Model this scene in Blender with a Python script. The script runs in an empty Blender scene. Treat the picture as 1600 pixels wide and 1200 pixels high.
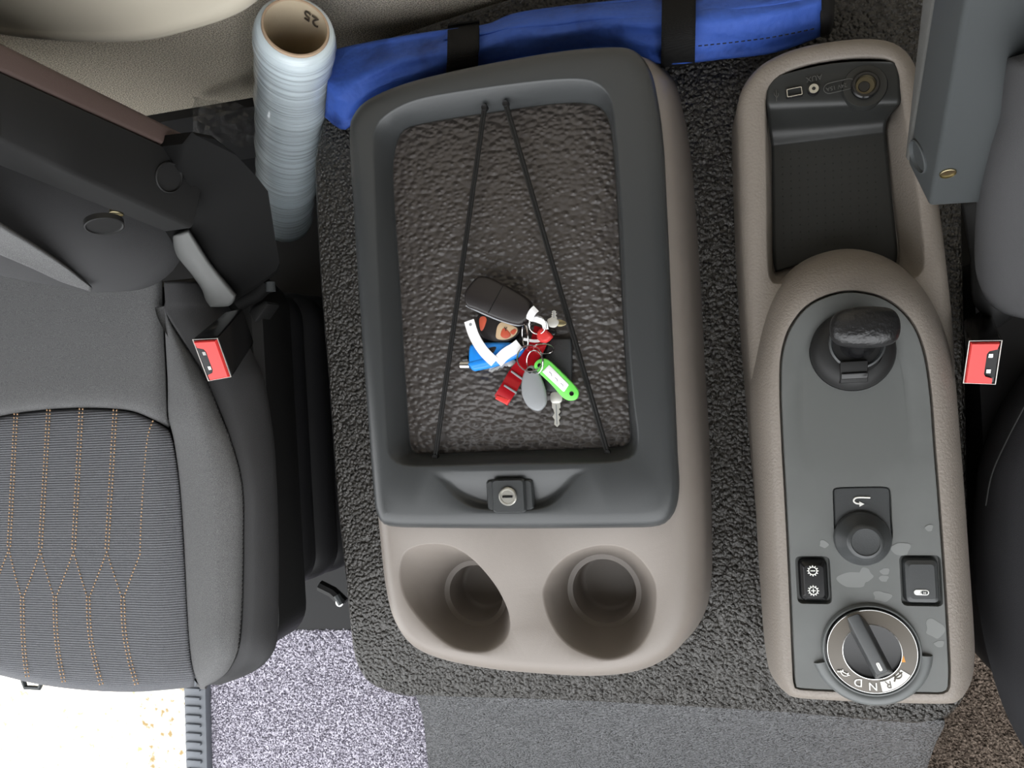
import bpy, bmesh, math, random
import numpy as np
from mathutils import Vector
from mathutils.geometry import delaunay_2d_cdt
random.seed(7)
S = bpy.context.scene
C = S.collection
PI = math.pi

# ------------------------------------------------------------------ camera
FPX, TILT, ROLL = 1200.0, math.radians(15), math.radians(3.2)
CAM = np.array([0.0, 0.0, 1.40])
_c, _s = math.cos(TILT), math.sin(TILT)
_r0, _u0, BACK = np.array([_c, 0, -_s]), np.array([0, 1.0, 0]), np.array([_s, 0, _c])
RIGHT = _r0*math.cos(ROLL) - _u0*math.sin(ROLL)
UP = _u0*math.cos(ROLL) + _r0*math.sin(ROLL)
cd = bpy.data.cameras.new('camera'); cam = bpy.data.objects.new('camera', cd); C.objects.link(cam)
cd.sensor_fit = 'HORIZONTAL'; cd.sensor_width = 36; cd.lens = 36*FPX/1600; cd.clip_start = 0.02
from mathutils import Matrix
cam.matrix_world = Matrix(((RIGHT[0], UP[0], BACK[0], CAM[0]), (RIGHT[1], UP[1], BACK[1], CAM[1]),
                           (RIGHT[2], UP[2], BACK[2], CAM[2]), (0, 0, 0, 1)))
S.camera = cam
# ------------------------------------------------------------------ light
w = bpy.data.worlds.new('sky'); S.world = w; w.use_nodes = True
w.node_tree.nodes['Background'].inputs[0].default_value = (0.97, 0.985, 1.0, 1)
w.node_tree.nodes['Background'].inputs[1].default_value = 3.2
sd = bpy.data.lights.new('sun', 'SUN'); sun = bpy.data.objects.new('sun', sd); C.objects.link(sun)
sd.energy = 8; sd.angle = 0.01; sd.color = (1.0, 0.96, 0.88)
sun.rotation_euler = Vector((0.42, -0.12, -0.90)).to_track_quat('-Z', 'Y').to_euler()
sun.location = (-1.5, 0.4, 3)
S.view_settings.view_transform = 'Standard'; S.view_settings.look = 'None'
S.view_settings.gamma = 1; S.view_settings.exposure = 0.52; S.view_settings.use_curve_mapping = False

# ------------------------------------------------------------------ helpers
def P(x, y, z):
    """a point seen at pixel (x, y) of the 1600x1200 frame, at its real height z"""
    d = (x-800)*RIGHT - (y-600)*UP - FPX*BACK
    return CAM + d*(z-CAM[2])/d[2]
def PL(pts, z=None):
    return np.array([P(p[0], p[1], p[2] if z is None else z) for p in pts])
def crom(pts, n=8, closed=True):
    pts = np.asarray(pts, float); N = len(pts); out = []
    for i in range(N if closed else N-1):
        if closed: a, b, c, d = pts[(i-1) % N], pts[i], pts[(i+1) % N], pts[(i+2) % N]
        else: a, b, c, d = pts[max(i-1, 0)], pts[i], pts[i+1], pts[min(i+2, N-1)]
        for k in range(n):
            t = k/n
            out.append(0.5*((2*b)+(c-a)*t+(2*a-5*b+4*c-d)*t*t+(3*b-a-3*c+d)*t**3))
    if not closed: out.append(pts[-1])
    return np.array(out)
def resample(L, N, closed=True):
    L = np.asarray(L, float)
    Q = np.vstack([L, L[:1]]) if closed else L
    s = np.concatenate([[0], np.cumsum(np.linalg.norm(np.diff(Q, axis=0), axis=1))])
    t = np.linspace(0, s[-1], N, endpoint=not closed)
    return np.stack([np.interp(t, s, Q[:, k]) for k in range(3)], 1)
def loop(pts, z=None, N=120, smooth=True):
    A = PL(pts, z)
    return resample(crom(A) if smooth else A, N)
def sarea(L): return 0.5*np.sum(L[:, 0]*np.roll(L[:, 1], -1)-np.roll(L[:, 0], -1)*L[:, 1])
def inset(L, d, dz=0.0):
    t = np.roll(L, -1, 0)-np.roll(L, 1, 0); t[:, 2] = 0
    t /= np.linalg.norm(t, axis=1)[:, None]+1e-12
    n = np.stack([-t[:, 1], t[:, 0], t[:, 2]*0], 1)
    if sarea(L) < 0: n = -n
    M = L+n*d; M[:, 2] += dz
    return M
def atz(L, z): M = L.copy(); M[:, 2] = z; return M
def circ(c, r, z, n=32, ry=None, a0=0.0):
    return np.array([(c[0]+r*math.cos(a0+2*PI*i/n), c[1]+(ry or r)*math.sin(a0+2*PI*i/n), z) for i in range(n)])
def rrect(c, w, h, r, z, n=6, rot=0.0):
    o = []
    for (sx, sy, a) in ((1, 1, 0), (-1, 1, PI/2), (-1, -1, PI), (1, -1, 1.5*PI)):
        for k in range(n+1):
            t = a+PI/2*k/n
            o.append((sx*(w/2-r)+r*math.cos(t), sy*(h/2-r)+r*math.sin(t)))
    cr, sr = math.cos(rot), math.sin(rot)
    return np.array([(c[0]+x*cr-y*sr, c[1]+x*sr+y*cr, z) for x, y in o])

ORG = {}
def kind(o, k): o['kind'] = k; return o
def thing(name, label, cat, loc, group=None):
    o = bpy.data.objects.new(name, None); C.objects.link(o); o.location = loc; o.empty_display_size = 0.05
    o['label'] = label; o['category'] = cat
    if group: o['group'] = group
    ORG[o.name] = np.array(loc, float)
    return o
class MB:
    def __init__(s): s.v = []; s.f = []
    def add(s, v, f):
        b = len(s.v); s.v += [tuple(map(float, q)) for q in v]; s.f += [tuple(b+i for i in g) for g in f]; return s
    def loft(s, loops, cap0=False, cap1=False, closed=True):
        n = len(loops[0]); v = np.vstack(loops); f = []
        for k in range(len(loops)-1):
            for i in range(n if closed else n-1):
                j = (i+1) % n; f.append((k*n+i, k*n+j, (k+1)*n+j, (k+1)*n+i))
        if cap0: f.append(tuple(range(n-1, -1, -1)))
        if cap1: f.append(tuple((len(loops)-1)*n+i for i in range(n)))
        return s.add(v, f)
    def fill(s, outer, holes=()):
        allv = np.vstack([outer]+list(holes)); z = float(outer[0, 2]); e = []; b = 0
        for L in [outer]+list(holes):
            n = len(L); e += [(b+i, b+(i+1) % n) for i in range(n)]; b += n
        vo, _, fo, *_ = delaunay_2d_cdt([Vector((q[0], q[1])) for q in allv], e, [], 1, 1e-7)
        def inside(p, L):
            x, y = p; r = False; n = len(L)
            for i in range(n):
                x1, y1 = L[i][0], L[i][1]; x2, y2 = L[i-1][0], L[i-1][1]
                if (y1 > y) != (y2 > y) and x < (x2-x1)*(y-y1)/(y2-y1)+x1: r = not r
            return r
        ff = []
        for f in fo:
            c = sum((vo[i] for i in f), Vector((0, 0)))/len(f)
            if inside(c, outer) and not any(inside(c, h) for h in holes): ff.append(tuple(f))
        # keep the true heights of the rim points
        D = {(round(q[0], 6), round(q[1], 6)): q[2] for q in allv}
        return s.add([(q.x, q.y, D.get((round(q.x, 6), round(q.y, 6)), z)) for q in vo], ff)
    def patch(s, rows, nu=6, nv=6):
        G = [crom(r, nu, False) for r in rows]; G = np.stack(G)          # rows x cols
        H = np.stack([crom(G[:, j], nv, False) for j in range(G.shape[1])], 1)
        a, b = H.shape[:2]
        return s.add(H.reshape(-1, 3), [(i*b+j, i*b+j+1, (i+1)*b+j+1, (i+1)*b+j) for i in range(a-1) for j in range(b-1)])
    def hexa(s, q):   # bottom four, top four
        return s.add(q, [(3, 2, 1, 0), (4, 5, 6, 7), (0, 1, 5, 4), (1, 2, 6, 5), (2, 3, 7, 6), (3, 0, 4, 7)])
    def box(s, x0, x1, y0, y1, z0, z1):
        return s.hexa([(x0, y0, z0), (x1, y0, z0), (x1, y1, z0), (x0, y1, z0), (x0, y0, z1), (x1, y0, z1), (x1, y1, z1), (x0, y1, z1)])
    def tube(s, path, r, n=8, closed=False, cap=True):
        path = np.asarray(path, float); m = len(path); rs = r if hasattr(r, '__len__') else [r]*m; loops = []; up = None
        for i in range(m):
            a = path[(i-1) % m] if (closed or i > 0) else path[0]; b = path[(i+1) % m] if (closed or i < m-1) else path[-1]
            t = b-a; t /= np.linalg.norm(t)+1e-12
            if up is None: up = np.array([0, 0, 1.0]) if abs(t[2]) < .9 else np.array([1.0, 0, 0])
            x = np.cross(up, t); x /= np.linalg.norm(x)+1e-12; y = np.cross(t, x); up = y
            loops.append(np.array([path[i]+rs[i]*(math.cos(2*PI*k/n)*x+math.sin(2*PI*k/n)*y) for k in range(n)]))
        if closed: loops.append(loops[0])
        return s.loft(loops, cap and not closed, cap and not closed)
    def build(s, name, mat, parent=None, weld=True, angle=38, bevel=0, seg=2, solid=0, recalc=True, sub=0):
        bm = bmesh.new(); o0 = ORG[parent.name] if parent else np.zeros(3)
        vs = [bm.verts.new((q[0]-o0[0], q[1]-o0[1], q[2]-o0[2])) for q in s.v]
        for f in s.f:
            if len(set(f)) > 2:
                try: bm.faces.new([vs[i] for i in f])
                except ValueError: pass
        if weld: bmesh.ops.remove_doubles(bm, verts=bm.verts, dist=1e-6)
        if recalc: bmesh.ops.recalc_face_normals(bm, faces=bm.faces)
        if bevel: bmesh.ops.bevel(bm, geom=[e for e in bm.edges if len(e.link_faces) == 2 and e.calc_face_angle(0) > .5],
                                  offset=bevel, segments=seg, profile=.5, affect='EDGES', clamp_overlap=True)
        me = bpy.data.meshes.new(name); bm.to_mesh(me); bm.free()
        me.shade_smooth()
        if angle: me.set_sharp_from_angle(angle=math.radians(angle))
        o = bpy.data.objects.new(name, me); C.objects.link(o); o.data.materials.append(mat); o.parent = parent
        ORG[o.name] = o0
        if solid:
            m = o.modifiers.new('solid', 'SOLIDIFY'); m.thickness = solid; m.offset = -1
        if sub:
            m = o.modifiers.new('sub', 'SUBSURF'); m.levels = sub; m.render_levels = sub
        return o
def srgb(r, g, b):
    f = lambda c: (c/255/12.92 if c/255 <= .04045 else ((c/255+.055)/1.055)**2.4)
    return (f(r), f(g), f(b), 1)
def mat(name, col, rough=.5, bump=None, spec=.5, metal=0, trans=0, var=None, coat=0, alpha=1, ior=1.45, scale3=None):
    m = bpy.data.materials.new(name); m.use_nodes = True; nt = m.node_tree; b = nt.nodes['Principled BSDF']
    b.inputs['Base Color'].default_value = col; b.inputs['Roughness'].default_value = rough
    b.inputs['Metallic'].default_value = metal; b.inputs['Specular IOR Level'].default_value = spec
    b.inputs['Transmission Weight'].default_value = trans; b.inputs['Coat Weight'].default_value = coat
    b.inputs['Alpha'].default_value = alpha; b.inputs['IOR'].default_value = ior
    tc = nt.nodes.new('ShaderNodeTexCoord'); vec = tc.outputs['Object']
    if scale3:
        mp = nt.nodes.new('ShaderNodeMapping'); mp.inputs['Scale'].default_value = scale3
        nt.links.new(vec, mp.inputs[0]); vec = mp.outputs[0]
    if var:   # (scale, colour 2, low, high)
        n = nt.nodes.new('ShaderNodeTexNoise'); n.inputs['Scale'].default_value = var[0]; n.inputs['Detail'].default_value = 5
        nt.links.new(vec, n.inputs['Vector'])
        r = nt.nodes.new('ShaderNodeValToRGB'); r.color_ramp.elements[0].position = var[2]; r.color_ramp.elements[1].position = var[3]
        r.color_ramp.elements[0].color = col; r.color_ramp.elements[1].color = var[1]
        nt.links.new(n.outputs['Fac'], r.inputs[0]); nt.links.new(r.outputs[0], b.inputs['Base Color'])
    if bump:  # list of (type, scale, strength in m)
        prev = None
        for (t, sc, dist) in bump:
            if t == 'noise':
                n = nt.nodes.new('ShaderNodeTexNoise'); n.inputs['Detail'].default_value = 3; out = n.outputs['Fac']
            elif t == 'vor':
                n = nt.nodes.new('ShaderNodeTexVoronoi'); n.feature = 'SMOOTH_F1'; n.inputs['Smoothness'].default_value = .6 if sc < 200 else .35; out = n.outputs['Distance']
            elif t == 'wavey':
                n = nt.nodes.new('ShaderNodeTexWave'); n.bands_direction = 'Y'; n.inputs['Distortion'].default_value = .3; out = n.outputs['Fac']
            elif t == 'wavez':
                n = nt.nodes.new('ShaderNodeTexWave'); n.bands_direction = 'Z'; n.inputs['Distortion'].default_value = 2.5; out = n.outputs['Fac']
            elif t == 'waved':
                n = nt.nodes.new('ShaderNodeTexWave'); n.bands_direction = 'DIAGONAL'; n.inputs['Distortion'].default_value = .3; out = n.outputs['Fac']
            n.inputs['Scale'].default_value = sc; nt.links.new(vec, n.inputs['Vector'])
            bp = nt.nodes.new('ShaderNodeBump'); bp.inputs['Distance'].default_value = abs(dist); bp.invert = dist < 0
            bp.inputs['Strength'].default_value = 1
            nt.links.new(out, bp.inputs['Height'])
            if prev: nt.links.new(prev, bp.inputs['Normal'])
            prev = bp.outputs[0]
        nt.links.new(prev, b.inputs['Normal'])
    return m
M = {}
M['taupe'] = mat('taupe_plastic', srgb(126, 119, 113), .40, [('noise', 900, .00012)], .4)
M['taupe_grain'] = mat('taupe_grained', srgb(126, 119, 112), .45, [('noise', 420, .0006)], .4)
M['lid'] = mat('charcoal_plastic', srgb(54, 56, 57), .33, [('noise', 1500, .00012)], .5)
M['mat'] = mat('pebbled_rubber', srgb(66, 62, 60), .40, [('vor', 150, -.0030)], .5, scale3=(1, 1.4, 1))
M['tunnel'] = mat('grained_vinyl', srgb(57, 55, 52), .30, [('vor', 215, -.007), ('noise', 330, .003)], .9)
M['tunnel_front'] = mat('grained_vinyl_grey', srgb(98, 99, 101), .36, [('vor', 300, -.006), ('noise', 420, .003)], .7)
M['black'] = mat('black_plastic', srgb(28, 28, 28), .5, [('noise', 1500, .0001)], .3)
M['shield'] = mat('matt_black_plastic', srgb(15, 15, 15), .65, [('noise', 1500, .0001)], .10)
M['deep'] = mat('black_bellows', srgb(24, 24, 26), .5, None, .4)
M['gloss'] = mat('gloss_black', srgb(20, 20, 21), .2, None, .5)
M['panel'] = mat('grey_panel', srgb(90, 92, 91), .42, [('noise', 1200, .00006)], .45, var=(9, srgb(102, 104, 103), .45, .75))
M['collar'] = mat('grey_collar', srgb(88, 91, 91), .38)
M['seat_plain'] = mat('grey_fabric', srgb(84, 84, 85), .9, [('noise', 1400, .0005)], .15, var=(1300, srgb(112, 112, 112), .4, .65))
M['seat_rib'] = mat('ribbed_fabric', srgb(80, 81, 85), .9, [('wavey', 98, .0007), ('noise', 1500, .0003)], .15, var=(1500, srgb(108, 109, 112), .4, .65))
M['seat_side'] = mat('charcoal_fabric', srgb(66, 66, 67), .9, [('noise', 1400, .0004)], .15)
M['seat_black'] = mat('black_fabric', srgb(40, 40, 42), .9, [('noise', 1400, .0004)], .15)
M['thread'] = mat('tan_thread', srgb(176, 142, 106), .7)
M['thread_dark'] = mat('dark_thread', srgb(30, 30, 30), .8)
M['arm'] = mat('armrest_plastic', srgb(30, 30, 30), .6, [('noise', 1300, .0001)], .35)
M['arm_grey'] = mat('armrest_grey_plastic', srgb(60, 63, 64), .55, [('noise', 1300, .0001)], .35)
M['edge_lit'] = mat('shield_edge_lit', srgb(88, 89, 88), .5, [('noise', 1100, .0002)], .4)  # the shield's black plastic, lightened: light from the front put into the colour
M['arm_pad'] = mat('armrest_pad', srgb(84, 70, 66), .6, [('noise', 1100, .0002)], .3)
M['arm_pad_grey'] = mat('armrest_pad_grey', srgb(80, 80, 78), .6, [('noise', 1100, .0002)], .3)
M['red'] = mat('red_plastic', srgb(226, 62, 60), .4)
M['steel'] = mat('key_steel', srgb(196, 194, 188), .38, None, .7, metal=.45)
M['chrome'] = mat('chrome', srgb(200, 200, 198), .22, metal=1)
M['brass'] = mat('dull_brass', srgb(150, 140, 110), .35, metal=1)
M['wall'] = mat('beige_wall_lining', srgb(226, 216, 198), .9, [('noise', 380, .0030)], .2, var=(480, srgb(150, 142, 128), .42, .60))
M['cream'] = mat('cream_panel', srgb(176, 169, 154), .6)
M['shell'] = mat('cab_lining', srgb(84, 82, 79), .9)
M['film'] = mat('clear_film', srgb(226, 240, 247), .22, [('noise', 5, .004), ('noise', 12, .0015)], .6, trans=.1, coat=.6, scale3=(1, 1, 22))
M['film_end'] = mat('film_edge', srgb(226, 232, 232), .35, None, .5)
M['core'] = mat('cardboard_core', srgb(186, 162, 138), .85, [('noise', 300, .0003)], .2)
M['core_in'] = mat('cardboard_inside', srgb(196, 182, 158), .85, [('noise', 200, .0003)], .2)
M['ink'] = mat('dark_ink', srgb(70, 62, 54), .8)
M['wrap'] = mat('crumpled_clear_plastic', srgb(150, 150, 150), .06, None, .9, alpha=.32)
M['blue'] = mat('blue_nylon', srgb(62, 98, 190), .55, [('noise', 1500, .0004), ('noise', 26, .009)], .35, var=(16, srgb(26, 46, 104), .52, .74))
M['strap'] = mat('black_webbing', srgb(28, 28, 28), .85, [('wavey', 220, .0006)], .2)
M['bag_trim'] = mat('bag_black_trim', srgb(24, 24, 26), .8)  # even black of the bag's end binding
M['carpet'] = mat('lavender_carpet', srgb(104, 100, 112), .95, [('noise', 400, .002)], .1, var=(300, srgb(216, 212, 224), .44, .58))
M['carpet_brown'] = mat('brown_carpet', srgb(84, 74, 66), .95, [('vor', 260, -.004)], .1, var=(300, srgb(140, 126, 114), .42, .62))
M['palemat'] = mat('pale_sill_mat', srgb(236, 232, 220), .9, [('noise', 120, .001)], .1, var=(60, srgb(170, 146, 104), .55, .66))
M['floor_dark'] = mat('dark_floor_vinyl', srgb(30, 30, 31), .7)
M['sill'] = mat('grey_sill_rubber', srgb(104, 108, 114), .5, None, .4)
M['rubber'] = mat('black_tray_rubber', srgb(38, 39, 38), .4, [('noise', 60, .0003)], .45)
M['knob'] = mat('black_leather', srgb(24, 24, 25), .34, [('noise', 260, .0009)], .6)
M['white'] = mat('white_print', srgb(236, 236, 232), .5)
M['paper'] = mat('white_paper', srgb(238, 238, 240), .7)
M['green'] = mat('green_plastic', srgb(112, 220, 92), .35)
M['cyan'] = mat('blue_plastic', srgb(30, 134, 226), .3)
M['redfoil'] = mat('red_foil', srgb(164, 16, 28), .2, None, .6, metal=.35)
M['greytag'] = mat('grey_tag', srgb(140, 143, 146), .35)
M['orange'] = mat('badge_orange', srgb(206, 92, 66), .4)
M['sand'] = mat('badge_sand', srgb(214, 186, 150), .4)
M['leather'] = mat('dark_leather_tag', srgb(46, 48, 50), .55, [('noise', 500, .0005)])
M['fob'] = mat('fob_black', srgb(34, 30, 30), .4, [('noise', 900, .0001)])
M['dial'] = mat('dial_ring_grey', srgb(92, 86, 78), .3, None, .5)
M['socket'] = mat('dark_socket_metal', srgb(92, 86, 70), .3, metal=.8)
M['amber'] = mat('amber_mark', srgb(206, 140, 50), .4)
M['stain'] = mat('pale_residue', srgb(116, 118, 117), .6)
M['alu'] = mat('lock_metal', srgb(190, 188, 180), .3, metal=.9)

# ================================================================== setting: floor, walls, roof
o = MB().box(-1.9, 1.1, -1.5, .62, -.03, .03).build('floor', M['floor_dark']); kind(o, 'structure')
o['label'] = 'dark vinyl cab floor under the seats'
o = MB().box(-1.9, 1.1, .50, .62, .03, 2.05).build('wall_rear', M['wall']); kind(o, 'structure')
wall_rear = o
o = MB().box(-1.9, 1.1, -.66, .62, 2.05, 2.10).build('ceiling', M['shell']); kind(o, 'structure')
b = MB(); b.box(-1.9, -1.8, -.10, .50, .03, 2.05); b.box(-1.9, -1.8, -1.5, -.10, 1.50, 2.05)
o = b.build('wall_left', M['shell'], weld=False); kind(o, 'structure')
b = MB(); b.box(1.0, 1.1, -1.5, .50, .03, 1.15); b.box(1.0, 1.1, -.5, .50, 1.15, 2.05); b.box(1.0, 1.1, -1.5, -.5, 1.7, 2.05)
o = b.build('wall_right', M['shell'], weld=False); kind(o, 'structure')
o = MB().box(-1.9, 1.1, -1.6, -1.5, .03, .75).build('wall_front', M['shell']); kind(o, 'structure')
o = MB().box(-1.9, -.50, .485, .50, .03, .27).build('wall_rear_shade', M['floor_dark']); kind(o, 'structure')  # dark strip added to stand for the shade low on the rear wall
# wall button and the moulded cream panel above it
q = P(690, 30, .54); yb = .497
rings = [np.array([(q[0]+r*math.cos(a), yb-h, .565+r*.55*math.sin(a)) for a in np.linspace(0, 2*PI, 28, endpoint=False)]) for r, h in ((.017, -.004), (.017, .002), (.014, .005), (.004, .006))]
MB().loft(rings, False, True).build('trim_button', M['cream'], wall_rear)
# ribs of soft moulding at the upper left
edge = PL([(-260, -20), (-60, 28), (60, 46), (200, 47), (290, 28), (360, 4), (400, -24)], .70)
rows = [edge*np.array([1, 0, 0])+np.array([0, .499, .655]), edge+np.array([0, .012, -.012]), edge, edge+np.array([0, .006, .012]), edge*np.array([1, .7, 0])+np.array([0, .15, .77]), edge*np.array([1, .35, 0])+np.array([0, .32, .86]), edge*np.array([1, 0, 0])+np.array([0, .499, 1.0])]
MB().patch(rows, 8, 6).build('moulded_panel', M['cream'], wall_rear, solid=.01)

# carpet tufts: nobody could count them
def tufts(name, poly, z, n, size, m, flat=1.0):
    A = PL(poly, z); lo, hi = A.min(0), A.max(0); L = A
    V, Fc = [], []; k = 0
    while k < n:
        x, y = random.uniform(lo[0], hi[0]), random.uniform(lo[1], hi[1]); r = False
        for i in range(len(L)):
            x1, y1, x2, y2 = L[i][0], L[i][1], L[i-1][0], L[i-1][1]
            if (y1 > y) != (y2 > y) and x < (x2-x1)*(y-y1)/(y2-y1)+x1: r = not r
        k += 1
        if not r: continue
        s = size*random.uniform(.6, 1.2); h = z+size*random.uniform(.2, 1.0)*flat; a = random.uniform(0, PI); tx, ty = random.uniform(-s, s)*.6, random.uniform(-s, s)*.6
        ca, sa = math.cos(a)*s, math.sin(a)*s; b0 = len(V)
        V += [(x+ca, y+sa, z), (x-sa*.6, y+ca*.6, z), (x-ca, y-sa, z), (x+sa*.6, y-ca*.6, z), (x+tx+ca*.3, y+ty+sa*.3, h), (x+tx-ca*.3, y+ty-sa*.3, h)]
        Fc += [(b0, b0+1, b0+4), (b0+1, b0+5, b0+4), (b0+1, b0+2, b0+5), (b0+2, b0+3, b0+5), (b0+3, b0+4, b0+5), (b0+3, b0, b0+4)]
    mb = MB(); mb.v = V; mb.f = Fc
    mb.add([(q[0], q[1], z+.0008) for q in A], [tuple(range(len(A)))])
    o = mb.build(name, m, None, weld=False, recalc=False, angle=0); kind(o, 'stuff'); return o
o = tufts('carpet_pile', [(318, 985), (560, 985), (640, 985), (690, 1090), (700, 1320), (300, 1320)], .03, 42000, .0042, M['carpet'])
o['label'] = 'speckled lavender grey carpet pile beside the seat'; o['category'] = 'carpet'
o = tufts('carpet_pile', [(1420, 1080), (1640, 1000), (1700, 1320), (1400, 1320)], .10, 14000, .0062, M['carpet_brown'])
o['label'] = 'coarse brown looped carpet at the lower right corner'; o['category'] = 'carpet'
fx = P(1600, 1200, .10)
b = MB().box(.20, .95, -1.2, -.20, .03, .10); rf = b.build('floor_riser', M['carpet_brown'])
rf['label'] = 'brown carpeted floor step under the right seat'; rf['category'] = 'floor step'

# pale mat with a ribbed rubber border by the door
t = thing('floor_mat', 'sunlit pale floor mat with tan flecks in front of the left seat', 'floor mat', (-1.2, -.7, .03))
A = PL([(-150, 1000), (290, 1000), (300, 1330), (-200, 1330)], .045)
MB().hexa([*(tuple(a[:2])+(.031,) for a in A), *(tuple(a) for a in A)]).build('mat_surface', M['palemat'], t)
A = PL([(285, 990), (319, 990), (326, 1330), (294, 1330)], .05)
bd = MB().hexa([*(tuple(a[:2])+(.031,) for a in A), *(tuple(a) for a in A)]).build('border', M['sill'], t, bevel=.002)
for k in range(11):
    y = 1062+k*14
    a, c = P(289+.028*(y-1062), y, .051), P(313+.02*(y-1062), y+1, .051)
    MB().box(a[0], c[0], a[1]-.003, a[1]+.003, .049, .0555).build('rib', M['sill'], bd, bevel=.0012)

# ================================================================== engine tunnel
t = thing('engine_tunnel', 'black grained vinyl engine tunnel running under both consoles', 'engine cover', (-.1, 0, .03))
TO = [(535, 85), (506, 178), (491, 245), (492, 310), (500, 450), (512, 600), (525, 780), (538, 900), (546, 980), (553, 1030), (572, 1066), (610, 1084), (660, 1091), (900, 1099), (1200, 1116), (1400, 1131), (1462, 1131), (1496, 1108), (1512, 1060), (1512, 800), (1506, 500), (1500, 200), (1500, -60), (1300, -90), (900, -30), (600, 60)]
L0 = loop(TO, .462, 200)
MB().loft([atz(inset(L0, -.004), .03), atz(inset(L0, -.004), .44), inset(L0, -.001, -.006), inset(L0, .004, 0), inset(L0, .010, .0012)], False, True).build('top_cover', M['tunnel'], t)
rows = [PL([(646, 1086), (900, 1093), (1200, 1110), (1476, 1126)], .462), PL([(652, 1094), (900, 1103), (1200, 1120), (1474, 1138)], .452),
        PL([(662, 1130), (900, 1140), (1200, 1160), (1458, 1172)], .40), PL([(670, 1200), (900, 1210), (1200, 1225), (1442, 1236)], .30), PL([(690, 1330), (900, 1340), (1200, 1350), (1430, 1360)], .06)]
MB().patch(rows, 6, 6).build('front_slope', M['tunnel_front'], t, solid=.01)

# ================================================================== storage console
t = thing('storage_console', 'taupe storage console with charcoal tray lid and two cup holders', 'console', (-.22, 0, .463))
SO = [(554, 215), (562, 182), (587, 158), (640, 137), (720, 117), (800, 101), (880, 89), (950, 83), (1000, 88), (1030, 112), (1046, 150), (1056, 250), (1066, 400), (1076, 560), (1088, 700), (1096, 800), (1096, 900), (1087, 965), (1058, 1015), (1004, 1046), (930, 1056), (840, 1052), (760, 1044), (690, 1029), (645, 1006), (617, 965), (603, 910), (594, 830), (584, 720), (572, 560), (560, 380)]
BO = [(560, 215), (568, 186), (592, 164), (645, 143), (720, 124), (800, 108), (880, 96), (950, 86), (1010, 90), (1048, 118), (1064, 160), (1080, 250), (1092, 400), (1101, 560), (1109, 700), (1112, 800), (1112, 900), (1100, 960), (1066, 1004), (1004, 1030), (930, 1038), (840, 1034), (760, 1028), (690, 1014), (650, 990), (628, 955), (614, 900), (605, 830), (592, 720), (580, 560), (568, 380)]
NB = 220
LS, LB = loop(SO, .572, NB), loop(BO, .463, NB)
T1 = inset(LS, .006, .014); T2 = inset(LS, .014, .024); T3 = inset(LS, .024, .028)
cupL = [(622, 894), (632, 861), (665, 849), (705, 852), (741, 874), (777, 916), (797, 959), (796, 992), (777, 1013), (748, 1021), (705, 1012), (665, 981), (632, 937)]
cupR = [(846, 930), (850, 910), (864, 886), (895, 862), (944, 850), (988, 861), (1020, 897), (1028, 934), (1020, 981), (995, 1017), (951, 1032), (906, 1021), (876, 1000), (855, 966)]
z3 = T3[0, 2]
mb = MB().loft([LB, 0.5*(LB+LS)*1.0, LS, T1, T2, T3])
holes = []
def align(src, ref):
    # rotate / flip a loop so that its points pair up with the reference loop
    if sarea(src)*sarea(ref) < 0: src = src[::-1]
    c1, c2 = src.mean(0), ref.mean(0); best = None
    for k in range(len(src)):
        d = np.sum(((np.roll(src, -k, 0)-c1)-(ref-c2))[:, :2]**2)
        if best is None or d < best[0]: best = (d, k)
    return np.roll(src, -best[1], 0)
for cu, bc, br in ((cupL, (760, 912), .0295), (cupR, (952, 908), .0325)):
    R = loop(cu, z3, 64); holes.append(R)
    zb = .484; bcw = P(bc[0], bc[1], zb); w_ = R.mean(0)
    k1 = align(circ(bcw, br+.0125, .545, 64), R); k2 = align(circ(bcw, br+.010, .528, 64), R)
    k3 = align(circ(bcw, br+.0040, .5265, 64), R); k4 = align(circ(bcw, br+.003, zb+.004, 64), R); k5 = align(circ(bcw, br-.001, zb, 64), R); k6 = align(circ(bcw, br-.004, zb, 64), R)
    i1 = inset(R, .0012, -.0006); i2 = inset(R, .0024, -.003)
    m1 = .62*i2+.38*k1; m1[:, 2] = .575; 
    k1 = .12*atz(i2, .545)+.88*k1
    mb.loft([R, i1, i2, m1, k1, k2, k3, k4, k5, k6], False, True)
lidhole = loop([(585, 230), (592, 195), (640, 162), (757, 140), (866, 127), (930, 126), (960, 150), (975, 260), (990, 460), (1008, 650), (1012, 750), (980, 795), (850, 806), (700, 806), (625, 795), (604, 740), (595, 560), (588, 380)], z3, 100)
mb.fill(T3, holes+[lidhole])
mb.loft([lidhole, atz(lidhole, .50)], False, True)
mb.build('body', M['taupe'], t, angle=50)

LO = [(551, 215), (558, 182), (583, 157), (640, 133), (720, 113), (800, 97), (880, 84), (950, 78), (990, 82), (1015, 108), (1027, 150), (1037, 223), (1042, 314), (1047, 422), (1053, 560), (1059, 700), (1062, 755), (1058, 790), (1046, 811), (1024, 821), (960, 823), (850, 824), (750, 824), (660, 823), (628, 822), (604, 817), (592, 797), (587, 755), (579, 650), (568, 500), (557, 330)]
RO = [(581, 230), (584, 205), (598, 182), (650, 155), (757, 136), (866, 123), (921, 124), (948, 140), (960, 169), (968, 250), (975, 350), (982, 495), (992, 620), (999, 680), (994, 710), (965, 723), (900, 726), (780, 727), (680, 730), (628, 728), (607, 712), (601, 680), (595, 560), (587, 400)]
MO = [(614, 292), (616, 240), (628, 206), (660, 193), (757, 177), (866, 162), (921, 162), (944, 173), (956, 205), (964, 292), (971, 422), (978, 560), (986, 670), (982, 694), (960, 700), (850, 704), (720, 708), (660, 710), (643, 703), (638, 670), (632, 580), (624, 440)]
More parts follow.
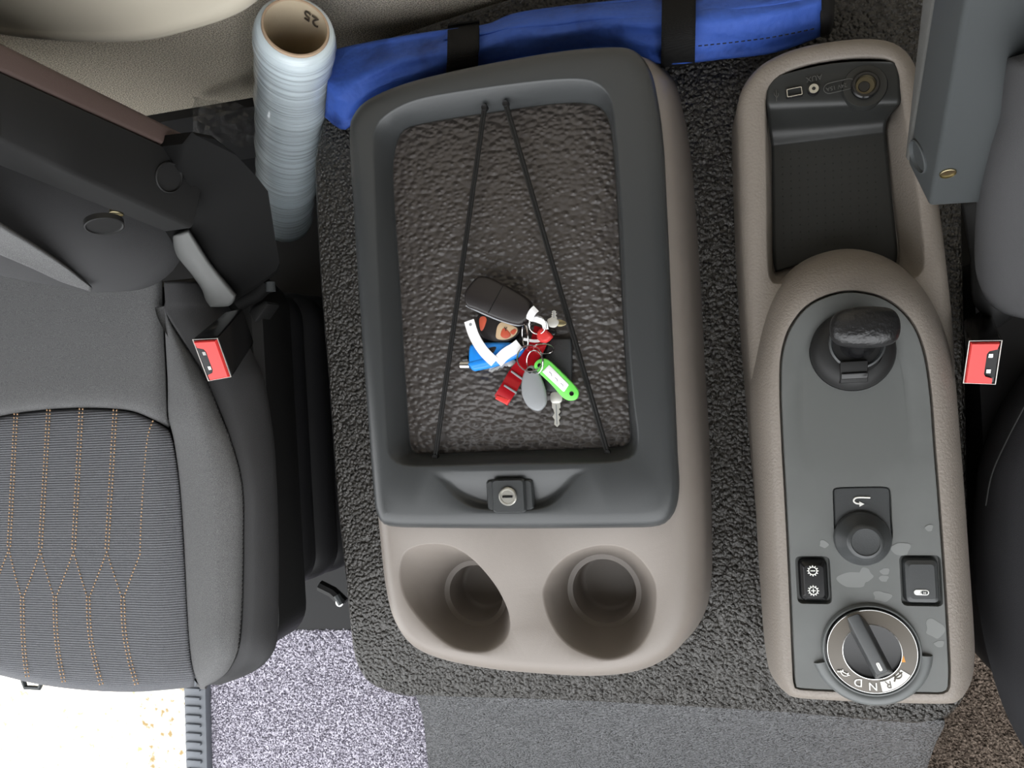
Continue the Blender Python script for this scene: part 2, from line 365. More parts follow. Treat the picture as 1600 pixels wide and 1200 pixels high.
SC = [(672, 736), (690, 757), (710, 778), (735, 793), (770, 798), (830, 798), (862, 790), (885, 770), (905, 747), (920, 732), (860, 733), (796, 734), (730, 735)]
lidroot = None
L1 = loop(LO, .597, NB); zt = .617
La, Lb, Lc, Ld = inset(L1, .0005, .008), inset(L1, .004, .014), inset(L1, .010, .018), inset(L1, .018, .020)
R1 = loop(RO, zt, 160); S1 = loop(SC, zt, 90)
Fm = align(loop(MO, .588, 160), R1)
mb = MB().loft([atz(inset(L1, .002), .590), L1, La, Lb, Lc, Ld]).fill(Ld, [R1, S1])
w1 = inset(R1, .0008, -.0002); w2 = inset(R1, .0024, -.0018); w3 = .45*w2+.55*Fm; w3[:, 2] = .603; w4 = .12*w2+.88*Fm; w4[:, 2] = .593
mb.loft([R1, w1, w2, w3, w4, Fm, inset(Fm, .004)], False, True)
cS = S1.mean(0); ymx, yrg = S1[:, 1].max(), np.ptp(S1[:, 1]); rs_ = []
sst = lambda x: x*x*(3-2*x)
for f_ in (0, .02, .05, .09, .14, .20, .30, .45, .62, .80, .97):
    L = cS+(S1-cS)*(1-f_); dpt = .0105*sst(np.clip((ymx-L[:, 1])/yrg*1.25, 0, 1))*sst(min(1, f_/.2)); L[:, 2] = zt-dpt; rs_.append(L)
mb.loft(rs_, False, True)
lid = mb.build('tray_lid', M['lid'], t, angle=60)
mm = loop(MO, .5885, 160); MB().loft([inset(mm, .0012, -.001), inset(mm, .0012, .0004), inset(mm, .002, .0008)], False, True).build('tray_mat', M['mat'], lid)
# elastic cords with the small holes they come out of
for a, c in (((757, 168, .604), (680, 714, .600)), ((790, 162, .604), (949, 707, .600))):
    A, B_ = P(*a), P(*c); side = np.cross(B_-A, (0, 0, 1)); side /= np.linalg.norm(side)
    cord = MB()
    pts = np.array([A+(B_-A)*k/20 + np.array([0, 0, -.004*math.sin(PI*k/20)*0]) for k in range(21)])
    cord.tube(pts+side*.0013, .0016, 8); cord.tube(pts-side*.0013, .0016, 8)
    co = cord.build('elastic_cord', M['black'], lid, weld=False)
    for e in (A, B_):
        MB().loft([circ(e, .0036, e[2]-.004, 18), circ(e, .0036, e[2]+.0010, 18), circ(e, .0030, e[2]+.0020, 18), circ(e, .0022, e[2]+.0015, 18)], False, True).build('grommet', M['deep'], lid)
# lock
lc = P(798, 773, .612)
lk = MB()
lk.loft([rrect(lc, .051, .033, .004, .606), rrect(lc, .051, .033, .004, .615), rrect(lc, .048, .030, .004, .617)], False, True)
lkb = lk.build('lock_housing', M['lid'], lid)
b = MB().loft([rrect(lc, .036, .036, .004, .612), rrect(lc, .036, .036, .004, .620), rrect(lc, .033, .033, .004, .6225)], False, True).build('lock_face', M['lid'], lkb)
b = MB()
b.loft([circ(lc, .0098, .622), circ(lc, .0098, .6245), circ(lc, .0088, .6255), circ(lc, .0074, .6255), circ(lc, .0070, .6248), circ(lc, .0005, .6248)], False, True)
b.build('lock_cylinder', M['alu'], lkb)
MB().box(lc[0]-.0055, lc[0]+.0055, lc[1]-.0011, lc[1]+.0011, .6245, .6256).build('keyhole', M['gloss'], lkb)

# ================================================================== gear console
t = thing('gear_console', 'taupe gear console with dark control panel beside the right armrest', 'console', (.13, 0, .463))
GO = [(1152, 200), (1153, 160), (1166, 128), (1192, 101), (1240, 79), (1300, 67), (1360, 63), (1400, 72), (1426, 98), (1438, 140), (1450, 220), (1463, 300), (1472, 360), (1480, 430), (1487, 500), (1492, 600), (1494, 800), (1490, 960), (1440, 1040), (1340, 1060), (1260, 1050), (1222, 1000), (1200, 880), (1182, 700), (1168, 540), (1158, 380)]
zG = .560
G1 = loop(GO, zG-.016, 200)
GT = [inset(G1, .002, .008), inset(G1, .006, .013), inset(G1, .012, .016)]
RH = [(1194, 200), (1194, 152), (1202, 130), (1226, 111), (1260, 98), (1310, 89), (1360, 86), (1392, 91), (1407, 112), (1413, 150), (1418, 190), (1430, 260), (1440, 330), (1446, 400), (1440, 428), (1410, 440), (1320, 440), (1230, 444), (1204, 440), (1197, 400), (1196, 300)]
H1 = loop(RH, zG, 140)
gb = [atz(inset(G1, -.004), .463), inset(G1, -.001, -.03), G1]+GT
mb = MB().loft(gb).fill(GT[-1], [H1])
h1 = inset(H1, .001, -.001); h2 = inset(H1, .002, -.004); FL = align(loop([(1200, 200), (1199, 155), (1206, 135), (1228, 118), (1262, 106), (1310, 98), (1355, 96), (1385, 100), (1396, 118), (1400, 150), (1392, 178), (1384, 200), (1389, 260), (1397, 330), (1404, 390), (1404, 415), (1380, 425), (1320, 428), (1230, 432), (1210, 428), (1207, 390), (1205, 300)], .5085, 140), H1)
mb.loft([H1, h1, h2, FL], False, True)
gbody = mb.build('rear_body', M['taupe_grain'], t, angle=50)
# dark rubber tray insert: socket shelf, curved step, flat floor
def row(l, r, z, bow=0, n=6):
    return np.array([P(l[0]+(r[0]-l[0])*k/n, l[1]+(r[1]-l[1])*k/n-bow*math.sin(PI*k/n), z) for k in range(n+1)])
rows = [row((1218, 118), (1394, 97), .560, 9), row((1202, 132), (1403, 104), .5585, 8), row((1197, 152), (1407, 136), .556, 2), row((1198, 168), (1407, 160), .552, 0), row((1200, 184), (1398, 172), .540, 0),
        row((1202, 205), (1386, 188), .524, 0), row((1205, 224), (1384, 203), .518, 0), row((1206, 240), (1385, 220), .5165, 0), row((1207, 320), (1393, 300), .515, 0), row((1208, 400), (1402, 385), .5145, 8), row((1212, 425), (1400, 410), .514, 16)]
tray = MB().patch(rows, 4, 5).build('phone_tray', M['rubber'], t, solid=.004)
# fine raised dots of the tray floor
dots = MB()
for i in range(12):
    for j in range(14):
        q = P(1222+13.2*i+.05*j*4, 238+11.5*j-1.0*i, .5166)
        dots.add([(q[0]-.0007, q[1], q[2]), (q[0], q[1]-.0007, q[2]), (q[0]+.0007, q[1], q[2]), (q[0], q[1]+.0007, q[2]), (q[0], q[1], q[2]+.0006)], [(0, 1, 4), (1, 2, 4), (2, 3, 4), (3, 0, 4)])
kind(dots.build('grip_dots', M['rubber'], tray, weld=False), 'stuff')
# usb, aux, power socket
u = P(1241, 145, .5575)
MB().loft([rrect(u, .0165, .0102, .0016, .554, rot=.06), rrect(u, .0165, .0102, .0016, .5592, rot=.06), rrect(u, .0150, .0086, .0012, .5595, rot=.06), rrect(u, .0146, .0082, .0012, .5560, rot=.06)], False, True).build('usb_port', M['gloss'], tray)
fr = MB().loft([rrect(u, .0148, .0084, .001, .5596, rot=.06), rrect(u, .0148, .0084, .001, .5602, rot=.06), rrect(u, .0134, .0070, .001, .5602, rot=.06), rrect(u, .0134, .0070, .001, .5580, rot=.06)]).build('usb_frame', M['chrome'], tray)
u = P(1271, 140, .5575)
MB().loft([circ(u, .0062, .555), circ(u, .0062, .5600), circ(u, .0048, .5605)], False, True).build('aux_collar', M['gloss'], tray)
MB().loft([circ(u, .0048, .5604), circ(u, .0046, .5612), circ(u, .0019, .5612), circ(u, .0017, .5575)], False, False).build('aux_jack', M['alu'], tray)
MB().loft([circ(u, .0019, .558), circ(u, .0010, .5581)], False, True).build('aux_hole', M['gloss'], tray)
u = P(1351, 135, .5575)
MB().loft([circ(u, .0215, .546, 40), circ(u, .0215, .5575, 40), circ(u, .0205, .5590, 40), circ(u, .0140, .5592, 40)], False, True).build('socket_boss', M['rubber'], tray)
MB().loft([circ(u, .0135, .559, 40), circ(u, .0135, .5625, 40), circ(u, .0122, .5640, 40), circ(u, .0100, .5640, 40), circ(u, .0094, .5620, 40)]).build('socket_ring', M['gloss'], tray)
MB().loft([circ(u, .0096, .5632, 40), circ(u, .0091, .5620, 40), circ(u, .0086, .5602, 40), circ(u, .0040, .5600, 40)], False, True).build('socket_barrel', M['socket'], tray)
MB().loft([circ((u[0]-.001, u[1]-.001), .0055, .5602, 30), circ((u[0]-.001, u[1]-.001), .0050, .5606, 30), circ((u[0]-.001, u[1]-.001), .002, .5604, 30)], False, True).build('socket_contact', M['gloss'], tray)

def text(body, size, loc, rot, m, parent, name='lettering', depth=.0003, sx=1.0):
    cu = bpy.data.curves.new('txt', 'FONT'); cu.body = body; cu.size = size; cu.align_x = 'CENTER'; cu.align_y = 'CENTER'; cu.extrude = depth; cu.resolution_u = 3
    ob = bpy.data.objects.new('txt', cu); C.objects.link(ob)
    dg = bpy.context.evaluated_depsgraph_get(); me = bpy.data.meshes.new_from_object(ob.evaluated_get(dg))
    bpy.data.objects.remove(ob); me.name = name
    o0 = ORG[parent.name]; rot = rot if isinstance(rot, Matrix) else Matrix.Rotation(rot, 4, 'Z')
    me.transform(Matrix.Translation(Vector(loc)-Vector(o0)) @ rot @ Matrix.Diagonal((sx, 1, 1, 1)))
    me.materials.clear(); me.materials.append(m)
    o = bpy.data.objects.new(name, me); C.objects.link(o); o.parent = parent; ORG[o.name] = o0
    return o
M['emboss'] = mat('embossed_rubber', srgb(72, 72, 70), .5)
text('AUX', .0075, P(1272, 122, .5595), PI+.06, M['emboss'], tray)
text('24V 15A', .0056, P(1307, 136, .5596), PI+.10, M['emboss'], tray)
q = P(1311, 135, .5583); fr = rrect(q, .030, .0105, .006, .5578, rot=.10); fr[:, 2] = .5594
MB().tube(fr, .0004, 5, closed=True).build('emboss_outline', M['emboss'], tray)
q = P(1213, 149, .5583)
mb = MB(); mb.tube([(q[0], q[1]-.006, .5586), (q[0], q[1]+.006, .5586)], .0004, 5); mb.tube([(q[0], q[1]-.002, .5586), (q[0]-.002, q[1]+.001, .5586), (q[0]-.002, q[1]+.003, .5586)], .0004, 5); mb.tube([(q[0], q[1]-.003, .5586), (q[0]+.002, q[1], .5586), (q[0]+.002, q[1]+.002, .5586)], .0004, 5)
mb.build('usb_symbol', M['emboss'], tray, weld=False)

# domed front body with the control panel
DO = [(1172, 620), (1180, 545), (1198, 480), (1222, 436), (1262, 404), (1318, 389), (1372, 397), (1418, 424), (1452, 466), (1476, 520), (1490, 580), (1497, 660), (1505, 760), (1512, 860), (1519, 960), (1521, 1020), (1514, 1060), (1494, 1082), (1470, 1088), (1360, 1086), (1250, 1080), (1222, 1073), (1204, 1052), (1196, 1010), (1188, 900), (1180, 760)]
IO = [(1218, 610), (1220, 555), (1233, 512), (1262, 476), (1305, 457), (1345, 455), (1388, 468), (1424, 500), (1444, 545), (1455, 610), (1462, 700), (1470, 800), (1477, 900), (1483, 1000), (1485, 1060), (1478, 1082), (1440, 1084), (1350, 1082), (1255, 1078), (1241, 1070), (1238, 1040), (1232, 900), (1226, 780), (1221, 690)]
D0 = loop(DO, .545, 200); zD = .600; I0 = align(loop(IO, zD, 200), D0)
def mixl(a, b, t, z): m = (1-t)*a+t*b; m[:, 2] = z; return m
mb = MB().loft([atz(inset(D0, .004), .463), inset(D0, 0, -.02), D0, mixl(D0, I0, .14, .566), mixl(D0, I0, .34, .583), mixl(D0, I0, .60, .5955), mixl(D0, I0, .85, .6003), mixl(D0, I0, .985, zD), mixl(D0, I0, 1.0, zD-.002), atz(inset(I0, .001), zD-.012)], False, True)
dome = mb.build('front_body', M['taupe_grain'], t, angle=60)
I1 = inset(I0, .0018); zp = zD+.0006
brc = P(1332, 548, zp)
PV = [(1236, 640), (1240, 570), (1258, 524), (1292, 494), (1330, 483), (1372, 490), (1406, 520), (1424, 565), (1432, 640), (1440, 780), (1448, 900), (1440, 960), (1340, 940), (1256, 930), (1244, 860), (1238, 760)]
pa = MB(); Ia = inset(I1, .0008, .0008)
Ia = atz(Ia, zp+.0008); 
boss0 = circ(brc, .0390, zp+.0008, 64)
pc = P(1360, 1014, zp)
hole_d = circ(pc, .0425, zp+.0008, 64)
mc = P(1347, 822, zp)
mh = [(1301, 772), (1302, 764), (1312, 761), (1345, 760), (1382, 760), (1391, 764), (1393, 775), (1394, 810), (1395, 840), (1386, 862), (1366, 877), (1348, 880), (1328, 876), (1311, 860), (1304, 836), (1302, 800)]
hole_m = loop(mh, zp+.0008, 80)
bl = P(1271, 906, zp); br_ = P(1439, 907, zp)
hole_l = rrect(bl, .0320, .0470, .005, zp+.0008, 5); hole_r = rrect(br_, .0360, .0485, .005, zp+.0008, 5)
sc2 = inset(loop(PV, zp+.0008, 150), 0)
PVd = [(1240, 640), (1243, 570), (1260, 524), (1293, 490), (1332, 479), (1374, 486), (1408, 516), (1425, 562), (1434, 640), (1438, 700), (1424, 738), (1384, 753), (1340, 756), (1292, 751), (1258, 735), (1244, 700)]
V0 = loop(PVd, zp+.0008, 140); dipf = lambda L: .0030*np.clip((L[:, 1]-P(1340, 745, zp)[1])/(P(1340, 600, zp)[1]-P(1340, 745, zp)[1]), 0, 1)
V1 = inset(V0, .0045); V2 = inset(V0, .0085); V1[:, 2] -= dipf(V0)*.55; V2[:, 2] -= dipf(V0)
boss0 = align(circ(brc, .0390, zp+.0008, 140), V2); boss0[:, 2] -= dipf(boss0)
pa.loft([atz(inset(I1, .0005), zD-.010), atz(I1, zp-.0004), Ia])
pa.fill(Ia, [V0, hole_d, hole_m, hole_l, hole_r])
pa.loft([V0, V1, V2]+[V2*(1-f_)+boss0*f_ for f_ in (.15, .3, .45, .6, .75, .9, 1)])
for hl, dp, ins in ((boss0, .010, .001), (hole_m, .006, .0008), (hole_l, .006, .0008), (hole_r, .006, .0008), (hole_d, .008, .0005)):
    pa.loft([hl, inset(hl, ins*.5, -.0008), inset(hl, ins, -dp)], False, True)
panel = pa.build('control_panel', M['panel'], t, angle=40)
# stains
for si, (x, y, rx, ry) in enumerate(((1334, 906, .017, .010), (1352, 898, .008, .007), (1383, 893, .005, .004), (1381, 904, .005, .004), (1378, 932, .010, .006), (1460, 982, .010, .010), (1468, 1006, .005, .004), (1287, 850, .005, .004), (1408, 858, .010, .008), (1452, 825, .004, .004))):
    q = P(x, y, zp+.0009); n = 40; rx *= .8; ry *= .85; ph = random.uniform(0, 6)
    L = np.array([(q[0]+rx*(1+.18*math.sin(3*a+ph)+.05*math.sin(4*a-ph))*math.cos(a), q[1]+ry*(1+.16*math.cos(2*a+ph)+.06*math.sin(4*a))*math.sin(a), zp+.00086+.00004*si) for a in np.linspace(0, 2*PI, n, endpoint=False)])
    MB().add(L, [tuple(range(n))]).build('dried_spot', M['stain'], panel)
# handbrake lever
lv = MB()
bowl = [circ(brc, .0386, zp-.004, 48), circ(brc, .0382, zp+.003, 48), circ(brc, .0356, zp+.0095, 48), circ(brc, .0300, zp+.0145, 48), circ(brc, .0230, zp+.0165, 48), circ((brc[0]+.003, brc[1]), .0212, zp+.0165, 48)]
boot = lv.loft(bowl, False, True).build('lever_boot', M['black'], panel)
bx = P(1340, 542, zp+.018)
MB().loft([circ((bx[0], bx[1]+.004), .0250, zp+.0145, 40), circ((bx[0], bx[1]+.004), .0250, zp+.018, 40), circ((bx[0], bx[1]+.004), .0232, zp+.0192, 40), circ((bx[0], bx[1]+.004), .0216, zp+.0170, 40)]).build('lever_ring', M['lid'], boot)
q = P(1334, 581, zp+.016); zc_ = zp; zp += .0035
MB().hexa([(q[0]-.013, q[1]-.011, zp+.005), (q[0]+.013, q[1]-.011, zp+.005), (q[0]+.013, q[1]+.010, zp+.006), (q[0]-.013, q[1]+.010, zp+.006),
           (q[0]-.012, q[1]-.010, zp+.0125), (q[0]+.012, q[1]-.010, zp+.0125), (q[0]+.012, q[1]+.010, zp+.0175), (q[0]-.012, q[1]+.010, zp+.0175)]).build('lever_catch', M['black'], boot, bevel=.001)
MB().hexa([(q[0]-.0115, q[1]-.0075, zp+.008), (q[0]+.0115, q[1]-.0075, zp+.008), (q[0]+.0115, q[1]+.000, zp+.009), (q[0]-.0115, q[1]+.000, zp+.009),
           (q[0]-.0115, q[1]-.0065, zp+.0150), (q[0]+.0115, q[1]-.0065, zp+.0150), (q[0]+.0115, q[1]-.001, zp+.0172), (q[0]-.0115, q[1]-.001, zp+.0172)]).build('catch_latch', M['gloss'], boot, bevel=.0008); zp = zc_
ns = P(1340, 540, zp+.015); ne = P(1345, 520, zp+.048)
lo = [circ(ns+(ne-ns)*k/5, .016-.001*k, (ns+(ne-ns)*k/5)[2], 28, .013) for k in range(6)]
MB().loft(lo, False, True).build('lever_neck', M['gloss'], boot)
# leather grip: rounded pad
gk = [(1296, 520), (1298, 500), (1310, 487), (1338, 480), (1370, 479), (1394, 484), (1405, 500), (1405, 522), (1396, 536), (1372, 543), (1340, 544), (1314, 541), (1301, 533)]
K0 = loop(gk, .648, 72)
kc = K0.mean(0)
def ksc(f_, dz): q_ = kc+(K0-kc)*f_; q_[:, 2] = .648+dz; return q_
MB().loft([ksc(.45, -.016), ksc(.78, -.0125), ksc(.95, -.006), ksc(1.0, .001), ksc(.975, .006), ksc(.90, .0105), ksc(.76, .0140), ksc(.55, .0162), ksc(.30, .0172), ksc(.06, .0175)], True, True).build('lever_grip', M['knob'], boot, angle=80)
# mirror joystick
jm = MB().loft([inset(hole_m, .0012, -.005), inset(hole_m, .0012, -.0018), inset(hole_m, .002, -.001)], False, True).build('mirror_switch_plate', M['lid'], panel)
jc = P(1348, 842, zp+.004)
MB().loft([circ(jc, 0.0258, zp-.002, 48), circ(jc, 0.0258, zp+.004, 48), circ(jc, 0.0245, zp+.0065, 48), circ(jc, 0.0206, zp+.010, 48), circ(jc, 0.0168, zp+.0175, 48), circ(jc, 0.0151, zp+.0195, 48), circ(jc, 0.0129, zp+.0200, 48), circ(jc, 0.0123, zp+.0190, 48), circ(jc, 0.0052, zp+.0186, 48)], False, True).build('mirror_joystick', M['lid'], jm, angle=50)
q = P(1345, 782, zp+.001); zz = zp+.0007
pts = [(q[0]+.0085, q[1]+.0025, zz), (q[0]-.001, q[1]+.0030, zz), (q[0]-.0050, q[1]+.0020, zz), (q[0]-.0062, q[1]-.0005, zz), (q[0]-.0045, q[1]-.0025, zz), (q[0]-.0015, q[1]-.0032, zz)]
ar = MB().tube(crom(pts, 5, False), .0008, 6); ar.add([(q[0]-.0015, q[1]-.0008, zz+.0006), (q[0]-.0015, q[1]-.0060, zz+.0006), (q[0]+.0030, q[1]-.0035, zz+.0006)], [(0, 1, 2)])
ar.build('arrow_symbol', M['white'], jm, weld=False)
# rocker and push switches
def gear_icon(q, z, sign, m, parent):
    mb = MB(); r = .0037
    mb.tube(circ(q, r, z, 24), .00045, 5, closed=True)
    for k in range(12):
        a = 2*PI*k/12; d = np.array([math.cos(a), math.sin(a), 0]); c0 = np.array([q[0], q[1], z])
        mb.tube([c0+d*(r+.0002), c0+d*(r+.0015)], .0005, 5)
    mb.tube([(q[0]-.0022, q[1], z), (q[0]+.0022, q[1], z)], .00042, 5)
    if sign == '+': mb.tube([(q[0], q[1]-.0022, z), (q[0], q[1]+.0022, z)], .00042, 5)
    mb.build('gear_symbol', m, parent, weld=False)
def switch(hole, c, w, h, hi):
    mb = MB().loft([rrect(c, w+.003, h+.003, .005, zp-.005, 5), rrect(c, w+.003, h+.003, .005, zp-.001, 5), rrect(c, w, h, .004, zp+.003, 5), rrect(c, w-.006, h-.007, .003, zp+hi, 5)], False, True)
    return mb
lsw = switch(hole_l, bl, .0235, .0375, .0065).build('gear_rocker_switch', M['gloss'], panel, angle=25)
gear_icon(P(1270, 892, zp+.007), zp+.0068, '-', M['white'], lsw); gear_icon(P(1271, 923, zp+.007), zp+.0068, '+', M['white'], lsw)
rsw = switch(hole_r, br_, .0275, .0395, .0050).build('push_switch', M['lid'], panel, angle=25)
q = P(1440, 926, zp+.006)
MB().loft([rrect(q, .0128, .0050, .0025, zp+.0052), rrect(q, .0128, .0050, .0025, zp+.0059)], False, True).build('switch_symbol', M['white'], rsw)
q2 = (q[0]+.0026, q[1]); MB().loft([rrect(q2, .0058, .0034, .0015, zp+.0056), rrect(q2, .0058, .0034, .0015, zp+.0062)], False, True).build('symbol_inner', M['lid'], rsw)
text('H', .0030, (q2[0], q2[1], zp+.0064), PI, M['white'], rsw, depth=.0001)
text('/', .0040, (q[0]-.0010, q[1], zp+.0062), PI, M['lid'], rsw, depth=.0001)
# rotary gear selector
z0 = zp
col = MB(); n = 90
def arcring(a0, a1, r0, r1, prof, nn=60):
    # ring segment; prof: list of (t in 0..1 from r0 to r1, z)
    L = []
    for k in range(nn+1):
        a = a0+(a1-a0)*k/nn
        L.append(np.array([(pc[0]+(r0+(r1-r0)*t)*math.cos(a), pc[1]+(r0+(r1-r0)*t)*math.sin(a), z) for t, z in prof]))
    return L
mb = MB().loft(arcring(math.radians(196), math.radians(356), 0.0425, .0545, [(0, z0-.01), (0, z0+.0045), (.2, z0+.0065), (.7, z0+.0055), (.95, z0+.002), (1, z0-.02)]), closed=True, cap0=True, cap1=True)
mb.build('selector_guard', M['collar'], panel, angle=50)
mb = MB().loft([circ(pc, 0.0444, z0+.0004, 72), circ(pc, 0.0444, z0+.004, 72), circ(pc, 0.0434, z0+.006, 72), circ(pc, 0.0422, z0+.0062, 72), circ(pc, 0.0418, z0+.000, 72)])
mb.build('selector_collar', M['collar'], panel)
mb = MB().loft([circ(pc, 0.0420, z0+.001, 72), circ(pc, 0.0401, z0+.0012, 72)])
mb.build('selector_gap', M['gloss'], panel)
mb = MB().loft([circ(pc, 0.0402, z0-.004, 72), circ(pc, 0.0402, z0+.0072, 72), circ(pc, 0.0398, z0+.0078, 72), circ(pc, 0.0394, z0+.0078, 72)])
mb.build('selector_bezel', M['chrome'], panel)
dial = MB().loft([circ(pc, 0.0395, z0+.004, 72), circ(pc, 0.0395, z0+.0076, 72), circ(pc, 0.0262, z0+.0085, 72)]).build('selector_dial', M['dial'], panel)
MB().loft([circ(pc, 0.0264, z0+.0080, 72), circ(pc, 0.0264, z0+.0089, 72), circ(pc, 0.0258, z0+.0090, 72), circ(pc, 0.0255, z0+.0060, 72)]).build('dial_ring', M['chrome'], dial)
MB().loft([circ(pc, 0.0256, z0+.0062, 72), circ(pc, 0.0234, z0+.0058, 72), circ(pc, 0.0009, z0+.0062, 72)], False, True).build('selector_well', M['gloss'], dial)
a_, b_ = P(1332, 961, zp+.0245), P(1379, 1052, zp+.0245)
ax = (b_-a_); ln = np.linalg.norm(ax[:2]); ax = ax/np.linalg.norm(ax); sd_ = np.array([-ax[1], ax[0], 0])
def hbar(wt, wb, z_t, z_b, e0, e1):
    h = ln/2; q = []
    for (wd, z, m_) in ((wb, z_b, np.array([pc[0], pc[1], 0])), (wt, z_t, (a_+b_)/2*np.array([1, 1, 0]))):
        for (s_, t_) in ((-1, -1), (1, -1), (1, 1), (-1, 1)):
            p_ = m_+ax*(h+(e0 if z == z_b else e1))*s_*1.0+sd_*wd*t_; q.append((p_[0], p_[1], z))
    return q
hb = MB().hexa(hbar(.0058, .0092, z0+.0245, z0+.006, -.003, 0)).build('selector_handle', M['lid'], dial, bevel=.0016, seg=3)
m_ = (a_+b_)/2+ax*(ln/2-.0065)
rr = rrect(m_, .0085, .0030, .0017, z0+.0245, rot=math.atan2(ax[1], ax[0]))
MB().loft([rr, atz(rr, z0+.0250)], False, True).build('pointer_mark', M['white'], hb)
# white sector R / turtle
sec = arcring(math.radians(281), math.radians(327), .0285, .0382, [(0, z0+.0084), (0, z0+.0092), (1, z0+.0087), (1, z0+.0078)], 20)
MB().loft(sec, True, True).build('reverse_sector', M['white'], dial)
def dialpos(px, py): return P(px, py, z0+.0086)
q = dialpos(1341, 1066); text('D', .0108, q, PI-.10, M['white'], dial, depth=.0005)
q = dialpos(1364, 1072); text('N', .0108, q, PI, M['white'], dial, depth=.0005)
q = dialpos(1388, 1069); q[2] += .0006; text('R', .0100, q, PI+.15, M['dial'], dial, depth=.0003)
def turtle(px, py, rot, m, dz=0):
    q = dialpos(px, py); z = z0+.0090+dz; c_, s_ = math.cos(rot), math.sin(rot)
    tr = lambda x, y: (q[0]+x*c_-y*s_, q[1]+x*s_+y*c_, z)
    mb = MB()
    mb.tube([tr(.0035*math.cos(a), .0028*math.sin(a)) for a in np.linspace(0, PI, 10)]+[tr(-.0035, 0)], .0005, 5)
    mb.tube([tr(-.005, 0), tr(.0045, 0)], .0005, 5); mb.tube([tr(.0035, .0005), tr(.0065, .0022)], .0008, 5); mb.tube([tr(-.002, 0), tr(-.003, -.0018)], .0006, 5); mb.tube([tr(.002, 0), tr(.003, -.0018)], .0006, 5)
    mb.build('turtle_symbol', m, dial, weld=False)
turtle(1320, 1051, PI-.5, M['white']); turtle(1403, 1055, PI+.7, M['dial'], .0006)
q = dialpos(1411, 1031)
MB().add([(q[0]-.0015, q[1]-.002, z0+.0092), (q[0]+.002, q[1]-.002, z0+.0092), (q[0]+.0005, q[1]+.0045, z0+.0092)], [(0, 1, 2)]).build('amber_mark', M['amber'], dial)

# ================================================================== seats
def strip(rows, name, m, parent, nu=5, nv=5, solid=.012):
    return MB().patch([PL(r) for r in rows], nu, nv).build(name, m, parent, solid=solid)
seat = thing('truck_seat', 'grey fabric suspension seat with tan stitching and raised black armrest', 'seat', (-.80, -.05, .03))
# seam between centre panel and bolster: y -> x
SY = [(430, 254), (500, 256), (560, 259), (620, 262), (660, 262), (690, 271), (760, 280), (850, 286), (950, 291), (1030, 297), (1062, 304)]
def sx(y): return float(np.interp(y, [a for a, _ in SY], [b for _, b in SY]))
# plain upper panel
rows = []
for f_ in (0, .33, .66, .93, 1):
    r = []
    for (x, yb) in ((-160, 690), (-60, 664), (0, 650), (60, 641), (130, 637), (200, 641), (238, 655), (255, 668)):
        y = 400+(yb-400)*f_; xx = min(x, sx(y)-2) if x < 250 else sx(y)-1
        z = .562-.006*(f_ >= 1)-.010*(x > 250)-.012*((1-f_)*.8)
        r.append((xx, y, z))
    rows.append(r)
strip(rows, 'cushion_rear_panel', M['seat_plain'], seat)
# ribbed centre panel
def zc(x, y):
    e = sx(y)-x
    z = .563-.011*math.exp(-max(e, 0)/9)+.004*math.sin(PI*np.clip((y-640)/430, 0, 1))
    return z
rows = []
tops = ((-160, 692), (-60, 666), (0, 652), (60, 643), (130, 639), (200, 643), (238, 657), (262, 672))
bots = ((-160, 1010), (-60, 1036), (0, 1050), (60, 1064), (130, 1073), (200, 1076), (255, 1073), (303, 1068))
for f_ in (0, .015, .08, .25, .5, .75, .9, .97, 1.0):
    r = []
    for k, ((x0, y0), (x1, y1)) in enumerate(zip(tops, bots)):
        y = y0+(y1-y0)*f_; x = x0+(x1-x0)*f_
        if k == 7: x = sx(y)-1
        if k == 6: x = min(x, sx(y)-22)
        z = zc(x, y)-(.007 if f_ == 0 else .002 if f_ == .015 else 0)-(.012 if f_ == 1 else .003 if f_ == .97 else 0)
        r.append((x, y, z))
    rows.append(r)
r2 = [(x, y+5, z-.03) for x, y, z in rows[-1]]; r3 = [(x, y-8, z-.10) for x, y, z in rows[-1]]
rows += [r2, r3]
cpanel = strip(rows, 'cushion_centre_panel', M['seat_rib'], seat, 5, 6)
# bolster
OS = [(470, 257), (490, 259), (555, 300), (600, 325), (687, 360), (757, 378), (845, 380), (950, 378), (1020, 372), (1050, 356), (1066, 336), (1074, 318)]
def ox(y): return float(np.interp(y, [a for a, _ in OS], [b for _, b in OS]))
rows = []
for y in (478, 500, 555, 600, 650, 690, 760, 850, 950, 1010, 1045, 1062, 1072):
    a, b2 = (sx(y)+1 if y < 1060 else sx(1060)+2+(y-1060)*.6), ox(y); w_ = b2-a
    d = .014*max(0, (y-1010)/62)**2; hz = .036*min(1, w_/70)
    rows.append([(a, y, .553-d), (a+w_*.10, y, .556+.40*hz-d), (a+w_*.32, y, .556+.85*hz-d), (a+w_*.58, y, .556+hz-d), (a+w_*.85, y, .556+.75*hz-d), (b2, y, .552+.5*hz-d)])
rows.append([(x, 1077-.06*abs(x-318), z-.02) for x, y, z in rows[-1]]); rows.append([(x, 1070, z-.08) for x, y, z in rows[-2]])
strip(rows, 'cushion_bolster', M['seat_plain'], seat)
